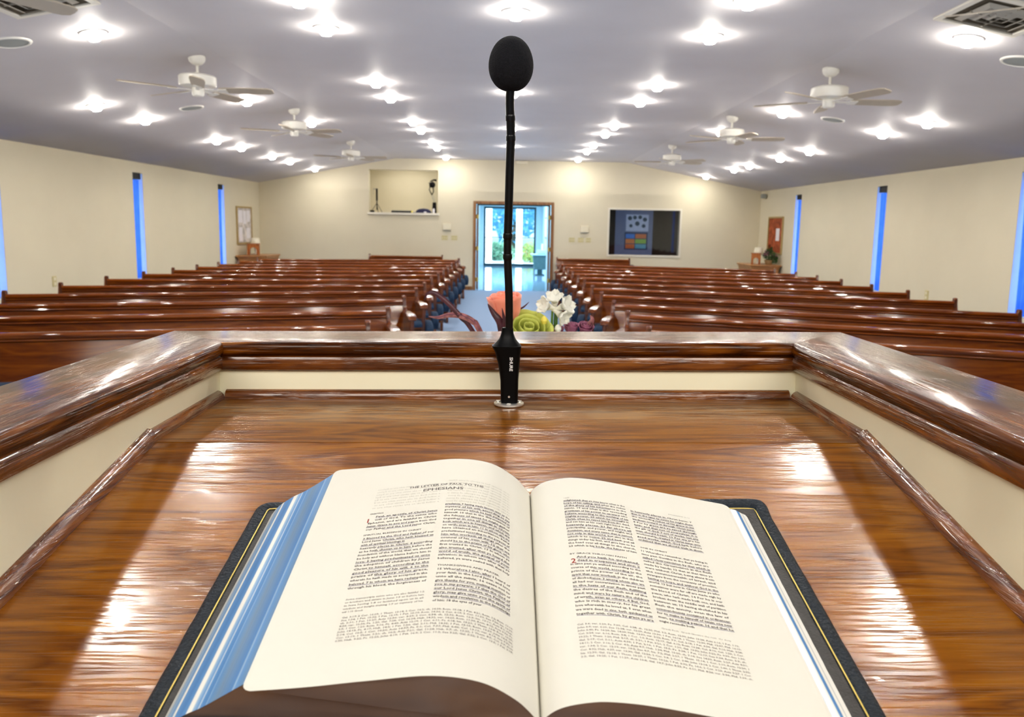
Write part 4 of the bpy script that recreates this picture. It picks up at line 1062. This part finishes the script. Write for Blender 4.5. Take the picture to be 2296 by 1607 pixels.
def table_lamp(x, y, z, lab):
    p = thing('table_lamp', lab, 'lamp', (x, y, z))
    b = MB(); b.lathe([(.06, 0), (.06, .015), (.02, .03), (.035, .10), (.03, .17), (.012, .20), (.012, .24)], 18); b.build('lamp_base', 'ceramic', p)
    b = MB(); b.lathe([(.115, .20), (.08, .37)], 24, cap=False); b.build('lamp_shade', 'lampshade', p, solid=.003)
table_lamp(-5.86, 18.0, .8355, 'small table lamp with a cream shade behind the wooden box, left corner')
table_lamp(5.84, 18.0, .8205, 'small table lamp with a cream shade behind the wooden box, right corner')
def leaves(b, c, rx, ry, rz_, n, size, rnd, hollow=.3):
    for _ in range(n):
        while True:
            v = Vector((rnd.uniform(-1, 1), rnd.uniform(-1, 1), rnd.uniform(-1, 1)))
            if hollow < v.length < 1: break
        p = Vector(c) + Vector((v.x * rx, v.y * ry, v.z * rz_)); a = Vector((rnd.gauss(0, 1), rnd.gauss(0, 1), rnd.gauss(0, 1))).normalized(); q = a.orthogonal().normalized(); s = size * rnd.uniform(.6, 1.3)
        b.add([p - a * s, p + q * s * .4, p + a * s, p - q * s * .4], [(0, 1, 2, 3)])
rnd = random.Random(5)
pp = thing('potted_flowers', 'bushy potted flowers spilling over the right corner cabinet', 'plant', (5.90, 17.42, .8205))
b = MB(); b.lathe([(.06, 0), (.075, .02), (.10, .09), (.105, .11), (.095, .11), (.0005, .095)], 20); b.build('pot', 'tan', pp)
b = MB(); b.tube([(0, 0, .09), (.01, 0, .22), (0, 0, .36)], .006, 6); b.tube([(0, 0, .09), (-.06, 0, .20), (-.09, 0, .28)], .005, 6); b.tube([(0, 0, .09), (.09, -.02, .16), (.16, -.05, .12)], .005, 6); b.build('stems', 'stem', pp)
b = MB(); leaves(b, (0, 0, .22), .13, .13, .15, 200, .035, rnd); leaves(b, (.10, -.04, .14), .10, .10, .12, 130, .035, rnd); leaves(b, (.0, 0, .36), .05, .05, .1, 50, .03, rnd); b.build('foliage', 'leafgreen', pp, smooth=None)
b = MB(); leaves(b, (-.08, -.03, .24), .07, .06, .08, 40, .028, rnd); leaves(b, (.10, -.06, .20), .07, .06, .06, 40, .028, rnd); b.build('pink_blossoms', 'mauve', pp, smooth=None)
b = MB(); leaves(b, (0, 0, .42), .03, .03, .04, 25, .025, rnd, 0); b.build('red_blossoms', 'redflower', pp, smooth=None)

# ------------------------------------------------------------------ foyer
FX0, FX1, FY = -1.12, 1.32, 30.4
b = MB(); b.box(FX0 - .4, FX1 + .4, YB, FY + .3, -.12, 0.002); struct('floor_foyer', b, 'foyerfloor', smooth=None)
b = MB(); b.box(FX0 - .1, FX0, YB + T, FY, 0, 2.6); struct('wall_foyer_left', b, 'foyerwall', smooth=None)
b = MB(); b.box(FX1, FX1 + .1, YB + T, FY, 0, 2.6); struct('wall_foyer_right', b, 'foyerwall', smooth=None)
b = MB(); b.box(FX0 - .1, FX1 + .1, YB + T, FY + .1, 2.55, 2.65); struct('ceiling_foyer', b, 'foyerwall', smooth=None)
b = MB(); b.box(FX0 - .1, -.96, FY, FY + .1, 0, 2.6); b.box(1.08, FX1 + .1, FY, FY + .1, 0, 2.6); b.box(-.96, 1.08, FY, FY + .1, 2.30, 2.6); struct('wall_foyer_back', b, 'foyerwall', smooth=None)
d1 = bpy.data.objects.new('door_1', None); COL.objects.link(d1); d1['kind'] = 'structure'; d1.location = (0, FY, 0)
b = MB(); f_ = .07
b.box(-.96, -.96 + f_, 0, .08, 0, 2.30); b.box(1.08 - f_, 1.08, 0, .08, 0, 2.30); b.box(-.96 + f_, 1.08 - f_, 0, .08, 2.22, 2.30); b.box(-.96 + f_, 1.08 - f_, 0, .08, 0.002, .09); b.box(.03, .10, .0, .08, .09, 2.22)
b.build('door_frame', 'darkframe', d1, smooth=None)
b = MB(); b.box(-.89, .03, .03, .036, .09, 2.22); b.box(.10, 1.01, .03, .036, .09, 2.22); b.build('pane', 'glass', d1, smooth=None)
b = MB(); b.box(-.89, .03, -.03, .0, 1.09, 1.12); b.box(.10, 1.01, -.03, .0, 1.09, 1.12); b.build('push_bar', 'darkframe', d1, smooth=None)
def pic(x, s, y, z, hy, hz, lab):
    p = thing('framed_picture', lab, 'picture', (x, y, z)); xa, xb = sorted((0, s * .03)); b = MB(); b.box(xa, xb, -hy, hy, -hz, hz); b.build('frame', 'darkroom', p, smooth=None)
    xa, xb = sorted((s * .03, s * .033)); b = MB(); b.box(xa, xb, -hy + .06, hy - .06, -hz + .05, hz - .05); b.build('print', 'papers', p, smooth=None)
pic(FX0, 1, 28.6, 1.58, .9, .36, 'dark framed picture on the left wall of the foyer')
pic(FX1, -1, 26.6, 1.52, .8, .36, 'dark framed picture on the right wall of the foyer above the table')
ft = thing('side_table', 'pale teal pedestal table against the right wall of the foyer', 'table', (1.02, 25.0, 0))
b = MB(); b.box(-.27, .28, -.3, .3, .655, .69); b.build('tabletop', 'teal', ft, smooth=None, bevel=.006)
b = MB(); b.prism([(-.17, .2), (.20, .2), (.25, .655), (-.22, .655)], -.24, .24, 'y'); b.build('apron', 'tealdark', ft, smooth=None)
b = MB(); b.box(-.06, .10, -.08, .08, .03, .2); b.box(-.13, .17, -.15, .15, .003, .03); b.build('pedestal', 'tealdark', ft, smooth=None)
o = MB(); o.box(-.14, .14, -.12, .12, 0, .13); o.box(-.11, .11, -.14, -.12, .02, .06); o = o.build('printer', 'teal', loc=(1.08, 25.0, .6905), smooth=None, bevel=.01); tag(o, 'pale box-shaped printer on the foyer side table', 'printer')
o = MB(); o.lathe([(.035, 0), (.035, .30), (.02, .32), (.0005, .322)], 14); o = o.build('paper_roll', 'paperwhite', loc=(1.12, 25.22, .6905)); tag(o, 'tall white roll standing behind the printer in the foyer', 'roll')

# ------------------------------------------------------------------ outdoors beyond the glass doors
b = MB(); b.box(-30, 30, FY + .1, FY + 5.5, -.2, -.03); struct('ground_paving', b, 'pavement', smooth=None)
b = MB(); b.box(-30, 30, FY + 5.5, FY + 60, -.2, -.04); struct('ground_lawn', b, 'lawn', smooth=None)
b = MB(); b.box(-30, 30, FY + 13, FY + 16, -.04, -.02); struct('ground_driveway', b, 'pavement', smooth=None)
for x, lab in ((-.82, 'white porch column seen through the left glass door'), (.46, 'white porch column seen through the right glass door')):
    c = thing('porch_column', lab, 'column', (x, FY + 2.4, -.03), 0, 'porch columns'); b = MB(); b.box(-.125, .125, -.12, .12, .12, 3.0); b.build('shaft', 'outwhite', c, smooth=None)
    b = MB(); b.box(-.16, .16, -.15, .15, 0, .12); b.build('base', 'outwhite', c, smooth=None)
rnd = random.Random(11)
hd = thing('clipped_hedge', 'green hedge beyond the porch behind the left glass door', 'hedge', (-.6, FY + 5.2, -.04))
b = MB(); leaves(b, (0, 0, .40), 1.0, .4, .45, 1600, .07, rnd, 0); b.build('foliage', 'hedge', hd, smooth=None)
b = MB(); b.tube([(0, 0, 0), (0, 0, .35)], .03, 6); b.build('stem', 'bark', hd)
sh = thing('flowering_shrub', 'bright yellow-green shrub outside the right glass door', 'shrub', (.98, FY + 3.6, -.03))
b = MB(); leaves(b, (0, 0, .42), .42, .3, .5, 700, .06, rnd, 0); b.build('foliage', 'shrub', sh, smooth=None)
b = MB(); leaves(b, (-.1, -.1, .5), .25, .2, .3, 50, .04, rnd, 0); b.build('blossoms', 'redflower', sh, smooth=None)
b = MB(); b.tube([(0, 0, 0), (0, 0, .35)], .025, 6); b.build('stem', 'bark', sh)
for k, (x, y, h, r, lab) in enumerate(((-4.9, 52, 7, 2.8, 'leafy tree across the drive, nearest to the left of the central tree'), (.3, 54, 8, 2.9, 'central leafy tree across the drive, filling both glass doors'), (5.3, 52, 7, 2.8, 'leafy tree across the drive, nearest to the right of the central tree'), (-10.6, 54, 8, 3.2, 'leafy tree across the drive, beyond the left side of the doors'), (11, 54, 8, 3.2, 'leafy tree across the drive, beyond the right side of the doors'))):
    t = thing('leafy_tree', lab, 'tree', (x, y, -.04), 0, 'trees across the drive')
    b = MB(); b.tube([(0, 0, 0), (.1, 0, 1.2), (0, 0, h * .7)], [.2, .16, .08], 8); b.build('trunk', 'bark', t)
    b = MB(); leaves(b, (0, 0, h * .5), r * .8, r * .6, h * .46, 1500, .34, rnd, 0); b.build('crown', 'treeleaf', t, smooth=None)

# ------------------------------------------------------------------ lights
def area(name, loc, rot, sx, sy, power, col=(1, 1, 1)):
    l = bpy.data.lights.new(name, 'AREA'); l.shape = 'RECTANGLE'; l.size = sx; l.size_y = sy; l.energy = power; l.color = col
    o = bpy.data.objects.new(name, l); COL.objects.link(o); o.location = loc; o.rotation_euler = rot; return o
area('nave_fill', (0, 10.5, 2.4), (PI, 0, 0), 10, 17, 110, (1, .95, .92))           # light returned upward to the ceiling
area('stage_fill', (0, -1.2, 3.0), (math.radians(18), 0, 0), 5.0, 1.6, 105, (1, .95, .87))  # unseen fill added for the ceiling lights behind the camera
area('booth_light', (-2.6, YB + .9, 3.2), (0, 0, 0), 1.2,   .6, 13, (1, .95, .86))
area('foyer_light', (.1, 24.5, 2.5), (0, 0, 0), 1.6, 8, 190, (.72, .90, 1))
area('side_room_light', (3.4, YB + .9, 2.4), (0, 0, 0), .6, .4, 1.2, (.7, .8, 1))
s = bpy.data.lights.new('daylight', 'SUN'); s.energy = 3.2; s.angle = .02; s.color = (1, .98, .93)
so = bpy.data.objects.new('daylight', s); COL.objects.link(so); so.rotation_euler = (math.radians(38), math.radians(20), 0)
w = bpy.data.worlds.new('sky'); SC.world = w; w.use_nodes = True
bg = w.node_tree.nodes['Background']; bg.inputs[0].default_value = (.55, .80, 1, 1); bg.inputs[1].default_value = 1.5

# ------------------------------------------------------------------ camera
p_, y_, r_ = .1410, .0071, -.0175
cp, sp_ = math.cos(p_), math.sin(p_); cy, sy = math.cos(y_), math.sin(y_); cr, sr = math.cos(r_), math.sin(r_)
fwd = Vector((sy * cp, cy * cp, -sp_)); right = Vector((cy, -sy, 0)); down = fwd.cross(right)
R2 = right * cr + down * sr; D2 = right * -sr + down * cr
cam = bpy.data.cameras.new('camera'); co = bpy.data.objects.new('camera', cam); COL.objects.link(co)
U = -D2; Bk = -fwd
co.matrix_world = Matrix(((R2.x, U.x, Bk.x, 0), (R2.y, U.y, Bk.y, 0), (R2.z, U.z, Bk.z, 1.62), (0, 0, 0, 1)))
cam.sensor_width = 36; cam.lens = 36 * 1725 / 2296; cam.shift_y = -55.5 / 2296; cam.clip_start = .02; cam.clip_end = 200
cam.dof.use_dof = True; cam.dof.focus_distance = .74; cam.dof.aperture_fstop = 14
SC.camera = co
SC.view_settings.view_transform = 'Standard'; SC.view_settings.look = 'Medium High Contrast'; SC.view_settings.exposure = .38
cy_ = SC.cycles
cy_.max_bounces = 8; cy_.diffuse_bounces = 4; cy_.glossy_bounces = 4; cy_.transparent_max_bounces = 8
cy_.caustics_reflective = False; cy_.caustics_refractive = False; cy_.sample_clamp_indirect = 4; cy_.use_denoising = True
